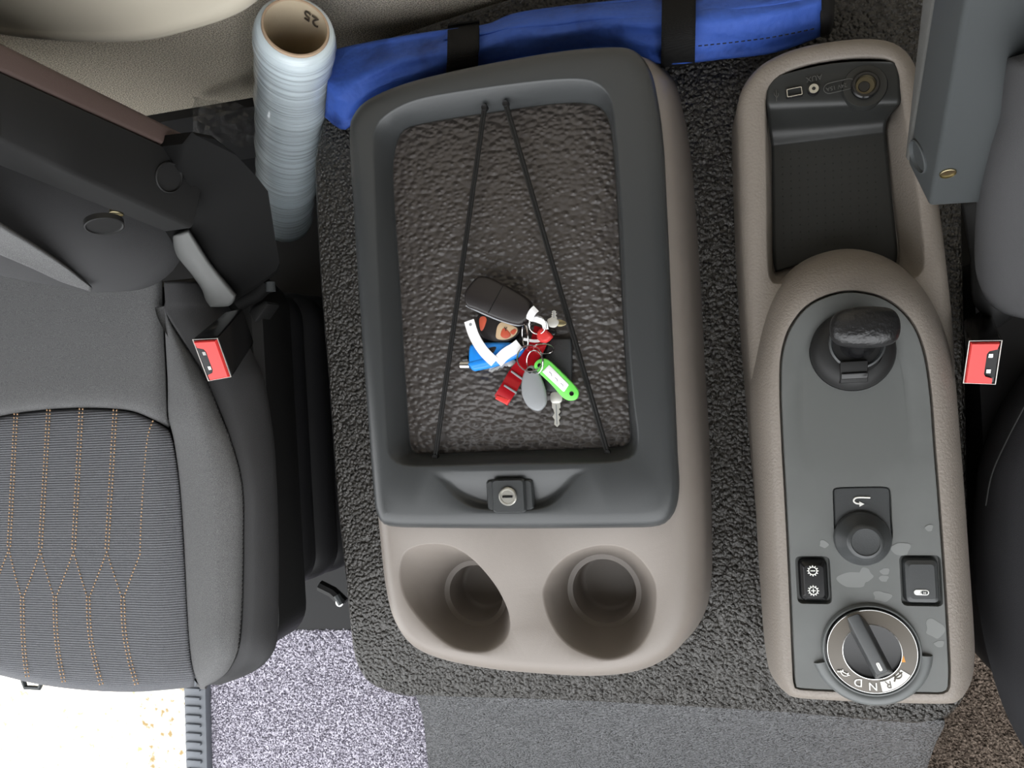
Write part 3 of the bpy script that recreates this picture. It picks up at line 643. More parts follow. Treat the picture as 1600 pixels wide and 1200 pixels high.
# side panel
SD = [(440, 256, 330), (470, 258, 350), (490, 260, 362), (555, 301, 395), (600, 326, 412), (687, 361, 426), (757, 379, 431), (845, 381, 434), (950, 379, 434), (1010, 374, 430), (1040, 362, 412), (1058, 346, 385), (1070, 322, 350)]
rows = []
for y, a, b2 in SD:
    w_ = b2-a
    rows.append([(a, y, .568-.02*(y > 1030)), (a+.35*w_, y, .560-.02*(y > 1030)), (a+.75*w_, y, .535-.02*(y > 1030)), (b2, y-3, .50), (b2+2, y-4, .44)])
strip(rows, 'cushion_side_panel', M['seat_side'], seat)
# stitching on the bolster seam and tan double stitching on the ribbed panel
def stitches(path, step, ln_, wd, m_, parent, zoff, name, twin=0.0):
    mb = MB(); path = np.asarray(path, float)
    L = resample(path, max(3, int(np.sum(np.linalg.norm(np.diff(path, axis=0), axis=1))/step)), False)
    for i in range(len(L)-1):
        d = L[i+1]-L[i]; d /= np.linalg.norm(d); s_ = np.cross(d, (0, 0, 1)); s_ /= np.linalg.norm(s_)
        for off in ((-twin, twin) if twin else (0,)):
            c0 = L[i]+s_*off+np.array([0, 0, zoff]); a = c0-d*ln_/2; b2 = c0+d*ln_/2; z_ = np.array([0, 0, wd*.5])
            mb.hexa([a-s_*wd/2-z_, b2-s_*wd/2-z_, b2+s_*wd/2-z_, a+s_*wd/2-z_, a-s_*wd/2+z_, b2-s_*wd/2+z_, b2+s_*wd/2+z_, a+s_*wd/2+z_])
    return mb
def zcp(x, y): return (x, y, zc(x, y)+.0004)
stm = MB()
def addst(pts, twin):
    A = crom(PL([zcp(x, y) for x, y in pts]), 8, False)
    m2 = stitches(A, .0048, .0024, .0012, None, None, .0002, '', twin); stm.add(m2.v, m2.f)
xs_top = [(25, 647), (76, 641), (127, 639), (180, 641), (239, 658)]
xs_mid = [(14, 858), (63, 860), (115, 862), (167, 862), (219, 866)]
xs_dn = [(35, 938), (86, 938), (138, 938), (192, 938)]
xs_bot = [(44, 1062), (101, 1070), (160, 1074), (215, 1074)]
for k in range(4):
    a, m_ = xs_top[k], xs_mid[k]
    addst([a, (a[0]*.66+m_[0]*.34, 720), (a[0]*.33+m_[0]*.67, 790), m_], .0026)
    d, e = xs_dn[k], xs_bot[k]
    addst([d, (d[0]*.9+e[0]*.1, 985), (d[0]*.55+e[0]*.45, 1030), e], .0026)
a, m_ = xs_top[4], xs_mid[4]; addst([a, (230, 690), (222, 790), m_], 0)
for k in range(4):
    addst([xs_mid[k], ((xs_mid[k][0]+xs_dn[k][0])/2-1, 898), xs_dn[k]], 0); addst([xs_mid[k+1], ((xs_mid[k+1][0]+xs_dn[k][0])/2+1, 898), xs_dn[k]], 0)
addst([xs_mid[0], (0, 895), (-14, 938)], 0); addst([(-14, 938), (-12, 985), (-4, 1045)], .0026)
kind(stm.build('tan_stitching', M['thread'], cpanel, weld=False, angle=0), 'stuff')
A = crom(PL([(ox(y), y, .5545+.5*.036*min(1, (ox(y)-sx(y))/70)+.002) for y in (495, 555, 600, 650, 690, 757, 845, 950, 1020)]), 8, False)
kind(stitches(A, .0055, .0036, .0010, None, None, .0004, '').build('seam_stitching', M['thread_dark'], seat, weld=False, angle=0), 'stuff')
# seat back
sec = [(-.645, .30), (-.635, .23), (-.645, .182), (-.675, .154), (-.72, .143), (-.78, .150), (-.86, .178), (-.95, .200), (-1.06, .21), (-1.17, .20), (-1.19, .25), (-1.17, .30), (-1.0, .305), (-.75, .305)]
loops = []
for z, ins, dx, dy in ((.515, .040, 0, .035), (.54, .012, 0, .015), (.565, .002, 0, .003), (.60, 0, 0, 0), (.68, 0, -.01, .006), (.80, .003, -.03, .02), (.95, .010, -.06, .035), (1.10, .02, -.09, .05), (1.17, .045, -.10, .06)):
    L = inset(resample(crom(np.array([(x, y, z) for x, y in sec])), 90), ins); L[:, 0] += dx; L[:, 1] += dy; L[:, 2] = z; loops.append(L)
MB().loft(loops, True, True).build('backrest', M['seat_side'], seat, angle=60)
# plastic skirt under the cushion, bellows, rail
def ring(x0, x1, y0, y1, r, z): return rrect(((x0+x1)/2, (y0+y1)/2), x1-x0, y1-y0, r, z, 8)
x1 = P(440, 800, .47)[0]
MB().loft([ring(-1.06, x1-.012, -.335, .16, .05, .40), ring(-1.06, x1, -.345, .17, .05, .42), ring(-1.06, x1, -.345, .17, .05, .49), ring(-1.06, x1-.01, -.335, .16, .05, .50)], True, True).build('seat_pan', M['black'], seat)
# bellows: rounded pleats stacked down to the floor
lp = []; zt_ = .41
for k in range(7):
    ztop = zt_-.052*k
    for (f_, dx) in ((0, -.016), (.25, .000), (.7, .003), (.92, -.004)):
        g = .010*k
        lp.append(ring(-1.03-g*0, x1-.010+dx+g*.9, -.285, .16, .05, ztop-.052*f_))
lp.append(ring(-1.03, x1+.04, -.285, .16, .05, .035))
bel = MB().loft(lp, True, True).build('suspension_bellows', M['deep'], seat, angle=60)
q = P(528, 925, .22)
rl = MB(); 
A = [P(505, 922, .20), P(530, 912, .24), P(540, 940, .24), P(534, 948, .20), P(516, 938, .20)]
rl.tube([P(500, 915, .2), P(520, 925, .2), P(538, 942, .2)], .010, 8)
rail = rl.build('slide_rail', M['black'], seat)
q = P(533, 940, .215)
MB().tube([P(526, 930, .225), P(534, 944, .225)], .006, 8).build('rail_bracket', M['arm_grey'], rail)
MB().loft([circ(q, .007, .214, 12), circ(q, .007, .222, 12), circ(q, .0035, .222, 12), circ(q, .003, .216, 12)]).build('rail_bolt', M['chrome'], rail)
# adjustment bar under the front edge
MB().tube([P(36, 1062, .40), P(40, 1074, .40), P(62, 1075, .40), P(66, 1064, .40)], .004, 6).build('adjuster_bar', M['arm_grey'], seat)

# side shield that carries the armrest
sh = [(262, 300, .66), (285, 225, .72), (300, 206, .72), (330, 212, .70), (365, 238, .68), (400, 275, .65), (418, 298, .63), (423, 330, .60), (430, 375, .57), (437, 414, .54), (432, 427, .53), (400, 450, .53), (366, 471, .53), (330, 420, .56), (297, 372, .60)]
A = PL(sh); dn = np.array([-.045, .006, -.012])
mb = MB(); n = len(A); mb.loft([A+dn, A+dn*.12, A+np.array([-.004, 0, .003])*0], True, False)
cc = A.mean(0); Ain = A+(cc-A)*.05+np.array([.004, 0, .002]); mb.loft([A, Ain], False, True)
mb.build('side_shield', M['shield'], seat, angle=30)
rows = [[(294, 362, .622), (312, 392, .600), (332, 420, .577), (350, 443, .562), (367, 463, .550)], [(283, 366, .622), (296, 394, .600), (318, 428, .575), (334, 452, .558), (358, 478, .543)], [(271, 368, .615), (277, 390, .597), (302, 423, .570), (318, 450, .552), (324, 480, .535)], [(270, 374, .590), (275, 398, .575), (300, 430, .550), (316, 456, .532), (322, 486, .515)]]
strip(rows, 'shield_front_edge', M['edge_lit'], seat, 5, 4, .006)
# lighter fabric insert at the foot of the backrest
def on_back(px, py):
    for z in np.arange(1.0, .56, -.003):
        q = P(px, py, z)
        yf = float(np.interp(q[0], [-1.17, -1.06, -.95, -.86, -.78, -.72, -.675], [.20, .21, .20, .178, .150, .143, .154]))+(.12*max(0, z-.62))+(.9*max(0, .575-z))
        if q[1] >= yf-.006: return q
    return P(px, py, .562)
ir = [[on_back(x, y) for x, y in ((-120, 280), (-60, 312), (0, 347), (50, 378), (100, 412), (142, 446))], [on_back(x, y) for x, y in ((-120, 312), (-60, 343), (0, 372), (50, 400), (98, 425), (142, 449))], [on_back(x, y) for x, y in ((-120, 342), (-60, 368), (0, 393), (50, 415), (96, 436), (142, 451))]]
MB().patch([np.array(r) for r in ir], 5, 5).build('backrest_insert', M['seat_plain'], seat, solid=.004)
# recliner lever under the shield
A = [P(372, 472, .515), P(400, 458, .512), P(418, 440, .512)]
MB().tube(A, .012, 10).build('recliner_hinge', M['shield'], seat)
q0 = PL([(385, 485, .50), (412, 470, .50), (420, 474, .50), (398, 505, .50)]); 
MB().hexa([*(tuple(a-np.array([0, 0, .03])) for a in q0), *(tuple(a) for a in q0)]).build('recliner_bracket', M['black'], seat, bevel=.003)
q = P(423, 448, .52)
MB().tube([q+np.array([0, -.006, 0]), q+np.array([0, .006, 0])], .006, 10).build('hinge_pin', M['arm_grey'], seat)

def beam(s0, s1, ext, back):
    """extrapolate section s0 -> s1 (3-D) past both ends"""
    s0, s1 = np.array(s0), np.array(s1); return s0+(s0-s1)*back, s1+(s1-s0)*ext
# raised armrest, left seat:  sections of (pad rear, seam, front inner, front outer)
z0_, z1_ = .665, .87
s0 = PL([(300, 206, z0_), (314, 254, z0_), (292, 352, z0_)]); s1 = PL([(0, 63, z1_), (0, 112, z1_), (0, 220, z1_)])
s0 = PL([(318, 222, .66), (324, 259, .655), (302, 357, .655)]); _, e1 = beam(s0, s1, .8, 0)
out = np.array([-.052, 0, 0])
arm = MB()
# core
c_in = [(321, 262, .655), (304, 358, .652), (296, 358, .655)]
def armsec(sm, fr, out, r=.006):
    # rounded section from seam point to front point, width along out
    v = (fr-sm); v/ np.linalg.norm(v); o_ = out
    pts = [sm, sm+(fr-sm)*.93, fr+out*.06, fr+out*.94, sm+(fr-sm)*.93+out, sm+out]
    return np.array(pts)
A0 = armsec(P(324, 259, .655), P(302, 357, .655), out*.75); A1 = armsec(s0[1], s0[2], out); A2 = armsec(s1[1], s1[2], out); A3 = armsec(e1[1], e1[2], out)
Aq = armsec(P(318, 275, .648), P(296, 362, .645), out*.7)
arml = MB().loft([A0, A2, A3], True, True).build('armrest', M['arm'], seat, bevel=.003, seg=3)
def padsec(a, b, out): return np.array([b+(a-b)*.04, b+(a-b)*.92, a+out*.1, a+out*.9, b+(a-b)*.92+out, b+(a-b)*.04+out])
pad0 = padsec(P(318, 222, .66), P(323, 257, .656), out*.9)
MB().loft([pad0, padsec(s1[0], s1[1], out), padsec(e1[0], e1[1], out)], True, True).build('armrest_pad', M['arm_pad'], arml, bevel=.004, seg=3)
F0, F1, F2, F3 = A0[0], A0[1], A2[0], A0[2]
# pivot cap, marker and screw
def disc_on(c, nrm, r, h, n=28, ring=True):
    nrm = nrm/np.linalg.norm(nrm); x = np.cross(nrm, (0, 0, 1.)); x /= np.linalg.norm(x); y = np.cross(nrm, x)
    f = lambda rr, hh: np.array([c+nrm*hh+rr*(math.cos(2*PI*k/n)*x+math.sin(2*PI*k/n)*y) for k in range(n)])
    return [f(r, -.004), f(r, h), f(r*.93, h*1.3), f(r*.88, h*.2), f(r*.2, h*.3)]
def face_point(px, py, p0, p1, p2):
    n_ = np.cross(p1-p0, p2-p0); n_ /= np.linalg.norm(n_)
    d = (px-800)*RIGHT-(py-600)*UP-FPX*BACK
    t_ = np.dot(p0-CAM, n_)/np.dot(d, n_); q = CAM+d*t_
    if np.dot(n_, CAM-q) < 0: n_ = -n_
    return q, n_
q, nn = face_point(263, 277, F0, F1, F2)
MB().loft(disc_on(q, nn, .0165, .0022), False, True).build('pivot_cap', M['arm'], arml, angle=25)
q, nn = face_point(285, 263, F0, F1, F2)
MB().loft(disc_on(q, nn, .0032, .001, 14), False, True).build('pivot_dot', M['arm_grey'], arml)
q, nn = face_point(182, 333, A0[2], A0[3], A2[2])
MB().loft(disc_on(q, nn, .007, .0012, 18), False, True).build('armrest_screw', M['brass'], arml)
zk = next(z for z in np.arange(.60, .95, .002) if P(163, 352, z)[1] < .150+max(0, z-.62)*.10)
q = P(163, 352, zk)
MB().loft(disc_on(q, np.array([.25, -1.0, .15]), .017, .0012), False, True).build('backrest_knob', M['black'], seat)

# belt buckle
def buckle(face, back, parent, flip=1, label=None):
    Fq, Bq = PL(face), PL(back)
    bo = MB().hexa([*Bq, *Fq]).build('seat_belt_buckle', M['gloss'], parent, bevel=.003, seg=3)
    if label: bo['label'] = label
    c0 = Fq.mean(0); n_ = np.cross(Fq[1]-Fq[0], Fq[3]-Fq[0]); n_ /= np.linalg.norm(n_)
    if np.dot(n_, CAM-c0) < 0: n_ = -n_
    ax_, ay_ = Fq[1]-Fq[0], Fq[3]-Fq[0]
    f = lambda u, v, h: Fq[0]*(1-u)*(1-v)+Fq[1]*u*(1-v)+Fq[2]*u*v+Fq[3]*(1-u)*v+n_*h
    g = (lambda u: u) if flip > 0 else (lambda u: 1-u)
    # chrome rim
    MB().tube([f(.03, .02, .0006), f(.97, .02, .0006), f(.97, .97, .0006), f(.03, .97, .0006)], .0006, 6, closed=True).build('rim', M['steel'], bo)
    # red button with the slot cut out of one side
    o_ = [(.10, .05), (.93, .05), (.94, .95), (.16, .95), (.16, .84), (.38, .80), (.44, .74), (.44, .28), (.38, .21), (.14, .17)]
    lo_ = [np.array([f(g(u), v, h) for u, v in [(.54+(u-.54)*k, .5+(v-.5)*k) for u, v in o_]]) for k, h in ((1, -.002), (1, .0025), (.95, .0042))]
    MB().loft(lo_, False, True).build('red_button', M['red'], bo, angle=30)
    MB().hexa([f(g(.08), .2, .0003), f(g(.42), .2, .0003), f(g(.42), .82, .0003), f(g(.08), .82, .0003), f(g(.08), .2, .0009), f(g(.42), .2, .0009), f(g(.42), .82, .0009), f(g(.08), .82, .0009)]).build('slot', M['deep'], bo)
    for v in (.34, .68):
        MB().hexa([f(g(.24), v-.04, .0008), f(g(.36), v-.04, .0008), f(g(.36), v+.04, .0008), f(g(.24), v+.04, .0008), f(g(.24), v-.04, .0022), f(g(.36), v-.04, .0022), f(g(.36), v+.04, .0022), f(g(.24), v+.04, .0022)]).build('latch', M['chrome'], bo)
    return bo
buckle([(300, 529, .635), (341, 527, .635), (363, 590, .618), (326, 597, .612)], [(352, 487, .57), (380, 481, .575), (398, 535, .56), (368, 555, .545)], seat, 1, 'black seat belt buckle with red button and chrome rim')

# ---------------- right seat
seat2 = thing('truck_seat', 'dark fabric seat at the right edge with raised grey armrest', 'seat', (.36, -.1, .10))
rows = []
for y, xe in ((560, 1612), (600, 1586), (640, 1560), (690, 1540), (740, 1527), (830, 1519), (900, 1522), (950, 1529), (1000, 1538), (1050, 1550), (1100, 1566), (1140, 1584), (1175, 1604)):
    rows.append([(xe+6, y, .36), (xe, y, .47), (xe+14, y, .52), (xe+45, y, .55), (xe+90, y, .565), (xe+180, y, .57)])
strip(rows, 'cushion', M['seat_black'], seat2)
A = crom(PL([(1600, 636, .556), (1572, 690, .547), (1550, 740, .542), (1540, 790, .536)]), 8, False)
MB().tube(A, .0008, 6).build('cushion_seam', M['thread_dark'], seat2)
MB().loft([ring(.275, .78, -.38, .12, .05, .101), ring(.275, .78, -.38, .12, .05, .46)], True, True).build('seat_base', M['deep'], seat2)
rows = [[(1572, 450, .56), (1590, 462, .575), (1640, 470, .58), (1720, 470, .58)], [(1562, 410, .60), (1580, 420, .63), (1640, 430, .64), (1720, 430, .64)], [(1566, 330, .64), (1582, 320, .68), (1640, 310, .70), (1720, 310, .70)], [(1576, 250, .68), (1600, 230, .74), (1660, 220, .76), (1740, 210, .76)], [(1590, 190, .72), (1630, 150, .80), (1690, 140, .82), (1780, 130, .82)], [(1620, 90, .80), (1660, 60, .88), (1740, 40, .90), (1850, 30, .90)]]
strip(rows, 'backrest', M['seat_side'], seat2, 5, 5, .02)
rows = [[(1500, 310, .55), (1530, 300, .56), (1565, 290, .56), (1600, 290, .55)], [(1515, 400, .54), (1535, 395, .55), (1566, 395, .55), (1600, 400, .54)], [(1520, 470, .53), (1540, 472, .54), (1572, 476, .54), (1600, 470, .53)], [(1545, 500, .50), (1552, 515, .51), (1570, 505, .51), (1590, 490, .50)]]
strip(rows, 'side_shield', M['black'], seat2, 4, 4, .02)
A = [P(1566, 238, .62), P(1578, 265, .60), P(1585, 290, .58)]
MB().tube(A, .010, 8).build('recliner_hinge', M['gloss'], seat2)
z0_, z1_ = .68, .88
E0, E1 = P(1452, 323, .66), P(1508, 0, .88); Wv = np.array([.0475, -.002, 0]); Sv = np.array([-.006, .045, -.016]); Qv = np.array([-.0105, .062, -.022])
S0_, Q0_ = P(1418, 254, .650), P(1414, 246, .642)
E2, S2, Q2 = E1+(E1-E0)*.8, E1+Sv+(E1+Sv-S0_)*.8, E1+Qv+(E1+Qv-Q0_)*.8
sec4 = lambda s_, e_: np.array([s_, e_, e_+Wv, s_+Wv])
armr = MB().loft([sec4(S0_, E0), sec4(E1+Sv, E1), sec4(S2, E2)], True, True).build('armrest', M['arm_grey'], seat2, bevel=.0035, seg=3)
gp = np.array([0, .0012, 0])
MB().loft([sec4(Q0_, S0_+gp), sec4(E1+Qv, E1+Sv+gp), sec4(Q2, S2+gp)], True, True).build('armrest_pad', M['arm_pad_grey'], armr, bevel=.002)
q, nn = face_point(1438, 243, S0_, E0, E1+Sv)
MB().loft(disc_on(q, nn, .0150, .0025), False, True).build('pivot_cap', M['arm_grey'], armr, angle=25)
q, nn = face_point(1481, 270, E0, E0+Wv, E1)
MB().loft(disc_on(q, nn, .0062, .0012, 20), False, True).build('armrest_screw', M['brass'], armr, angle=25)
buckle([(1513, 531, .60), (1567, 530, .60), (1556, 602, .585), (1503, 600, .585)], [(1505, 500, .50), (1545, 478, .50), (1552, 540, .48), (1510, 560, .48)], seat2, -1, 'black seat belt buckle with red button and chrome rim')

# ================================================================== stretch film roll
top, base = P(462, 42, .60), P(444, 345, .17)
axv = top-base; LN = np.linalg.norm(axv); axv /= LN
t = thing('stretch_film_roll', 'roll of clear stretch film on a cardboard core standing behind the seat', 'film roll', tuple(base))
X = np.cross(axv, (0, 1, 0)); X /= np.linalg.norm(X); Y = np.cross(axv, X)
def rc(r, h, n=64): return np.array([base+axv*h+r*(math.cos(2*PI*k/n)*X+math.sin(2*PI*k/n)*Y) for k in range(n)])
RR = .0475
prof = [(.037, .012), (RR-.006, .010), (RR, .016)]+[(RR+.0008*math.sin(i*1.7)+.0005*math.sin(i*.9), .016+(LN-.05)*i/30) for i in range(1, 31)]+[(RR+.0005, LN-.030), (RR-.0005, LN-.026), (RR+.0010, LN-.022), (RR-.001, LN-.012), (RR-.004, LN-.004), (.0385, LN-.003)]
fm = MB().loft([rc(r, h) for r, h in prof]).build('film', M['film'], t, angle=60)
_R = Matrix(((X[0], Y[0], axv[0], 0), (X[1], Y[1], axv[1], 0), (X[2], Y[2], axv[2], 0), (0, 0, 0, 1)))
fm.data.transform(_R.inverted()); fm.rotation_euler = _R.to_euler()   # local z runs along the roll
MB().loft([rc(.0382, 0), rc(.0382, LN), rc(.0378, LN+.0006), rc(.0360, LN+.0006), rc(.0355, LN), rc(.0355, LN-.02)]).build('core_tube', M['core'], t)
ci = MB().loft([rc(.0354, LN-.001), rc(.0354, 0)]).build('core_lining', M['core_in'], t)
# handwriting inside the core
yv = np.array([0, 1.0, 0]) - axv*axv[1]; yv /= np.linalg.norm(yv); xv = np.cross(axv, yv)
inn = math.radians(38); rd = yv*math.cos(inn)+(-xv if xv[0] < 0 else xv)*math.sin(inn)
pos = base+axv*(LN-.016)+rd*.0325; tz = -rd; ty = -axv; tx = np.cross(ty, tz)
Rm = Matrix(((tx[0], ty[0], tz[0], 0), (tx[1], ty[1], tz[1], 0), (tx[2], ty[2], tz[2], 0), (0, 0, 0, 1)))
text('25', .022, pos, Rm, M['ink'], ci, name='handwritten_number', depth=.0005)
# crumpled clear wrapper on the floor behind the seat
V = []; rnd = random.Random(3)
t2 = MB(); cols, rws = 12, 9
G = [[P(302+8.5*i+rnd.uniform(-3, 3), 150+8*j+rnd.uniform(-3, 3)+1.5*i, .30+rnd.uniform(0, .07)) for i in range(cols)] for j in range(rws)]
t2.add([q for r in G for q in r], [(j*cols+i, j*cols+i+1, (j+1)*cols+i+1, (j+1)*cols+i) for j in range(rws-1) for i in range(cols-1)])
o = t2.build('plastic_wrapper', M['wrap'], angle=1); o['label'] = 'crumpled clear plastic wrapper lying between the film roll and rear wall'; o['category'] = 'wrapper'

# ================================================================== blue folded bag
t = thing('folded_bag', 'long blue nylon bag with black straps lying along the rear wall', 'bag', (-.15, .40, .463))
top_e = [(516, 84), (535, 75), (620, 58), (700, 46), (760, 38), (800, 22), (860, 12), (930, 4), (1030, -6), (1120, -18), (1210, -30), (1283, -36)]
bot_e = [(507, 182), (540, 202), (580, 163), (655, 133), (730, 114), (800, 100), (870, 89), (950, 78), (1034, 100), (1130, 92), (1210, 82), (1284, 56)]
rnd = random.Random(11)
rows = []
for f_ in (0, .0, .10, .25, .42, .58, .75, .9, 1.0, 1.0):
    r = []
    low = (len(rows) in (0, 9))
    for k, (a, b2) in enumerate(zip(top_e, bot_e)):
        x, y = a[0]+(b2[0]-a[0])*f_, a[1]+(b2[1]-a[1])*f_
        z = .470 if low else .480+.05*math.sin(PI*min(max(f_, .06), .94))**.6+(rnd.uniform(-.004, .004))+(.006 if .2 < f_ < .5 and k > 3 else 0)
        r.append((x, y, z))
    rows.append(r)
bag = strip(rows, 'bag_body', M['blue'], t, 5, 5, .006)
# overlapping fold along the top
rows = []
for f_, dz in ((.04, .004), (.16, .010), (.30, .009), (.40, .002)):
    r = []
    for k, (a, b2) in enumerate(zip(top_e[3:], bot_e[3:])):
        f2 = f_*(.45+.55*min(1, k/3)); x, y = a[0]+(b2[0]-a[0])*f2, a[1]+(b2[1]-a[1])*f2
        r.append((x, y, .480+.05*math.sin(PI*min(max(f2, .06), .94))**.6+dz+rnd.uniform(-.002, .002)))
    rows.append(r)
strip(rows, 'fold_flap', M['blue'], bag, 5, 5, .004)
bst = stitches(crom(PL([(1094, 74, .531), (1150, 68, .530), (1210, 60, .529), (1278, 46, .526)]), 6, False), .006, .0038, .0009, None, None, .004, '')
kind(bst.build('hem_stitching', M['thread_dark'], bag, weld=False, angle=0), 'stuff')
def bagstrap(xa, xb, name, over):
    rows = []
    for f_ in (-.08, -.02, .05, .2, .4, .6, .8, .95, 1.05):
        r = []
        for x in (xa, (xa+xb)/2, xb):
            yt = float(np.interp(x, [p[0] for p in top_e], [p[1] for p in top_e])); yb2 = float(np.interp(x, [p[0] for p in bot_e], [p[1] for p in bot_e]))
            fc = min(max(f_, .06), .94); z = .492+.056*math.sin(PI*fc)**.6+(.004 if .1 < f_ < .9 else 0)-(.03 if f_ < 0 or f_ > 1 else 0)
            r.append((x+(2-8*f_)*(0.2), yt+(yb2-yt)*f_, z+.006))
        rows.append(r)
    return strip(rows, name, M['strap'], t, 3, 4, .003)
bagstrap(699, 748, 'strap', 0); bagstrap(1034, 1087, 'strap', 0)
rows = [[(1280, -40, .50), (1296, -38, .50), (1304, -30, .49)], [(1282, 0, .525), (1298, 4, .52), (1304, 6, .50)], [(1283, 30, .525), (1299, 30, .52), (1303, 30, .50)], [(1283, 58, .50), (1296, 54, .495), (1300, 48, .49)]]
strip(rows, 'end_binding', M['bag_trim'], t, 4, 4, .004)

# ================================================================== key bunch
zm = .591
t = thing('key_bunch', 'bunch of keys and coloured tags on the tray mat', 'keys', tuple(P(810, 550, zm)))
def slab(pts, z0, z1, name, m, parent, N=48, rnd_=.0012, smooth=True, tilt=None):
    A = loop(pts, z1, N, smooth)
    if tilt is not None:
        c0 = A.mean(0); A[:, 2] += (A[:, 0]-c0[0])*tilt[0]+(A[:, 1]-c0[1])*tilt[1]
    h = z1-z0
    return MB().loft([inset(A, rnd_, -h), inset(A, 0, -h+rnd_), inset(A, 0, -rnd_), inset(A, rnd_*.4, -rnd_*.35), inset(A, rnd_, 0)], True, True).build(name, m, parent, angle=50)
fobp = [(724, 462), (727, 452), (742, 434), (752, 431), (768, 435), (795, 449), (818, 463), (828, 474), (829, 487), (822, 501), (812, 507), (800, 506), (775, 498), (745, 485), (728, 478)]
fob = slab(fobp, .598, .616, 'remote_fob', M['fob'], t, 72, .0035)
A, B_ = P(786, 446, .6162), P(763, 489, .6162); MB().tube([A, B_], .0004, 5).build('fob_seam', M['gloss'], fob)
band = slab([(727, 478), (745, 487), (775, 500), (800, 508), (812, 509), (823, 503), (822, 499), (800, 500), (760, 488), (735, 476)], .600, .606, 'fob_band', M['greytag'], fob, 60, .0008)
badge = slab([(744, 500), (748, 492), (765, 488), (790, 490), (806, 505), (813, 515), (808, 525), (795, 534), (778, 536), (758, 530), (747, 518)], .592, .598, 'oval_badge', M['fob'], t, 60, .0015)
slab([(749, 498), (756, 494), (760, 500), (754, 516), (750, 514)], .597, .5988, 'badge_patch', M['orange'], badge, 30, .0003)
slab([(775, 520), (778, 508), (786, 503), (800, 508), (809, 515), (802, 526), (788, 531), (776, 529)], .597, .5988, 'badge_patch', M['sand'], badge, 40, .0003)
slab([(782, 524), (786, 513), (793, 516), (798, 524), (790, 529)], .598, .5993, 'badge_mark', M['orange'], badge, 30, .0003)
slab([(797, 519), (803, 514), (807, 516), (802, 523)], .598, .5993, 'badge_mark', M['orange'], badge, 24, .0003)
q = P(790, 514, .5996); 
mb = MB(); mb.tube([q, q+np.array([-.0015, .0022, 0])], .0004, 5); mb.tube([q, q+np.array([.0018, .0018, 0])], .0004, 5); mb.tube([q, q+np.array([.0002, -.0022, 0])], .0004, 5); mb.build('badge_emblem', M['fob'], badge, weld=False)
# blue pocket torch body with metal tip
bt = slab([(732, 545), (738, 537), (770, 535), (800, 536), (820, 545), (822, 553), (805, 560), (775, 572), (745, 579), (738, 579), (732, 570)], .592, .603, 'blue_case', M['cyan'], t, 60, .003)
slab([(734, 566), (780, 556), (783, 561), (745, 573), (736, 573)], .602, .6036, 'case_ridge', M['cyan'], bt, 30, .0005)
slab([(762, 545), (775, 542), (770, 552), (760, 556)], .602, .6035, 'case_print', M['fob'], bt, 24, .0003)
A = P(735, 570, .597); B_ = P(721, 570, .596); mb = MB().tube([A, B_], .0050, 14); mb.build('metal_tip', M['chrome'], bt)
MB().tube([P(724, 562, .597), P(732, 561, .597)], .0035, 8).build('tip_sleeve', M['gloss'], bt)
# paper strap: folded white strip
def ribbon(path, wd, name, m, parent, th=.0006):
    A = crom(np.array([P(*p[:3]) for p in path]), 6, False); n = len(A); L = []
    for i in range(n):
        d = A[min(i+1, n-1)]-A[max(i-1, 0)]; d[2] = 0; d /= np.linalg.norm(d); s_ = np.array([-d[1], d[0], 0])*wd/2
        L.append(np.array([A[i]-s_, A[i]+s_, A[i]+s_+np.array([0, 0, th]), A[i]-s_+np.array([0, 0, th])]))
    return MB().loft(L, True, True).build(name, m, parent)
st = ribbon([(733, 501, .606), (741, 525, .606), (755, 548, .607), (773, 566, .606)], .0115, 'paper_strap', M['paper'], t)
ribbon([(777, 566, .605), (790, 553, .606), (803, 545, .607), (812, 538, .607)], .0125, 'strap_fold', M['paper'], st)
q = P(735, 507, .6070); MB().loft([circ(q, .0017, .6068, 14), circ(q, .0008, .6070, 14)], False, True).build('punched_hole', M['greytag'], st)
ribbon([(826, 500, .614), (832, 488, .616), (838, 482, .615)], .008, 'white_tape', M['paper'], t, .0008)
ribbon([(828, 497, .612), (840, 500, .613), (850, 505, .611), (853, 515, .608)], .0060, 'white_tape', M['paper'], t, .0008)
ribbon([(818, 530, .606), (835, 533, .607), (846, 530, .607), (851, 518, .606)], .003, 'white_tape', M['paper'], t, .0008)
# red foil strip, folded in three
pts = [(848, 512, .602), (840, 540, .602), (822, 567, .604), (806, 588, .602), (795, 607, .605), (783, 626, .602)]
ribbon(pts, .0180, 'red_strip', M['redfoil'], t, .0012)
for pp in ([(804, 583, .6045), (813, 590, .6045)], [(793, 605, .6065), (803, 611, .6065)]):
    A = np.array([P(pp[0][0]-5, pp[0][1]-3, pp[0][2]), P(pp[1][0]+4, pp[1][1]+3, pp[1][2])]); MB().tube(A, .0012, 6).build('foil_highlight', M['greytag'], t)  # pale bars laid on as painted highlights of the foil
slab([(838, 520), (846, 512), (856, 518), (862, 526), (852, 535), (840, 532)], .600, .610, 'red_plug', M['red'], t, 30, .003)
ro = slab([(776, 617), (797, 624), (792, 633), (773, 623)], .600, .6052, 'red_strip_end', M['red'], t, 30, .001, False)
# grey teardrop tag
slab([(825, 572), (833, 571), (840, 580), (847, 595), (852, 612), (853, 630), (845, 641), (835, 642), (823, 634), (815, 617), (814, 598), (818, 582)], .600, .607, 'grey_tag', M['greytag'], t, 60, .0024)
q = P(828, 579, .6075); MB().loft([circ(q, .0030, .6072, 16), circ(q, .0015, .6074, 16)], False, True).build('tag_hole', M['gloss'], t)
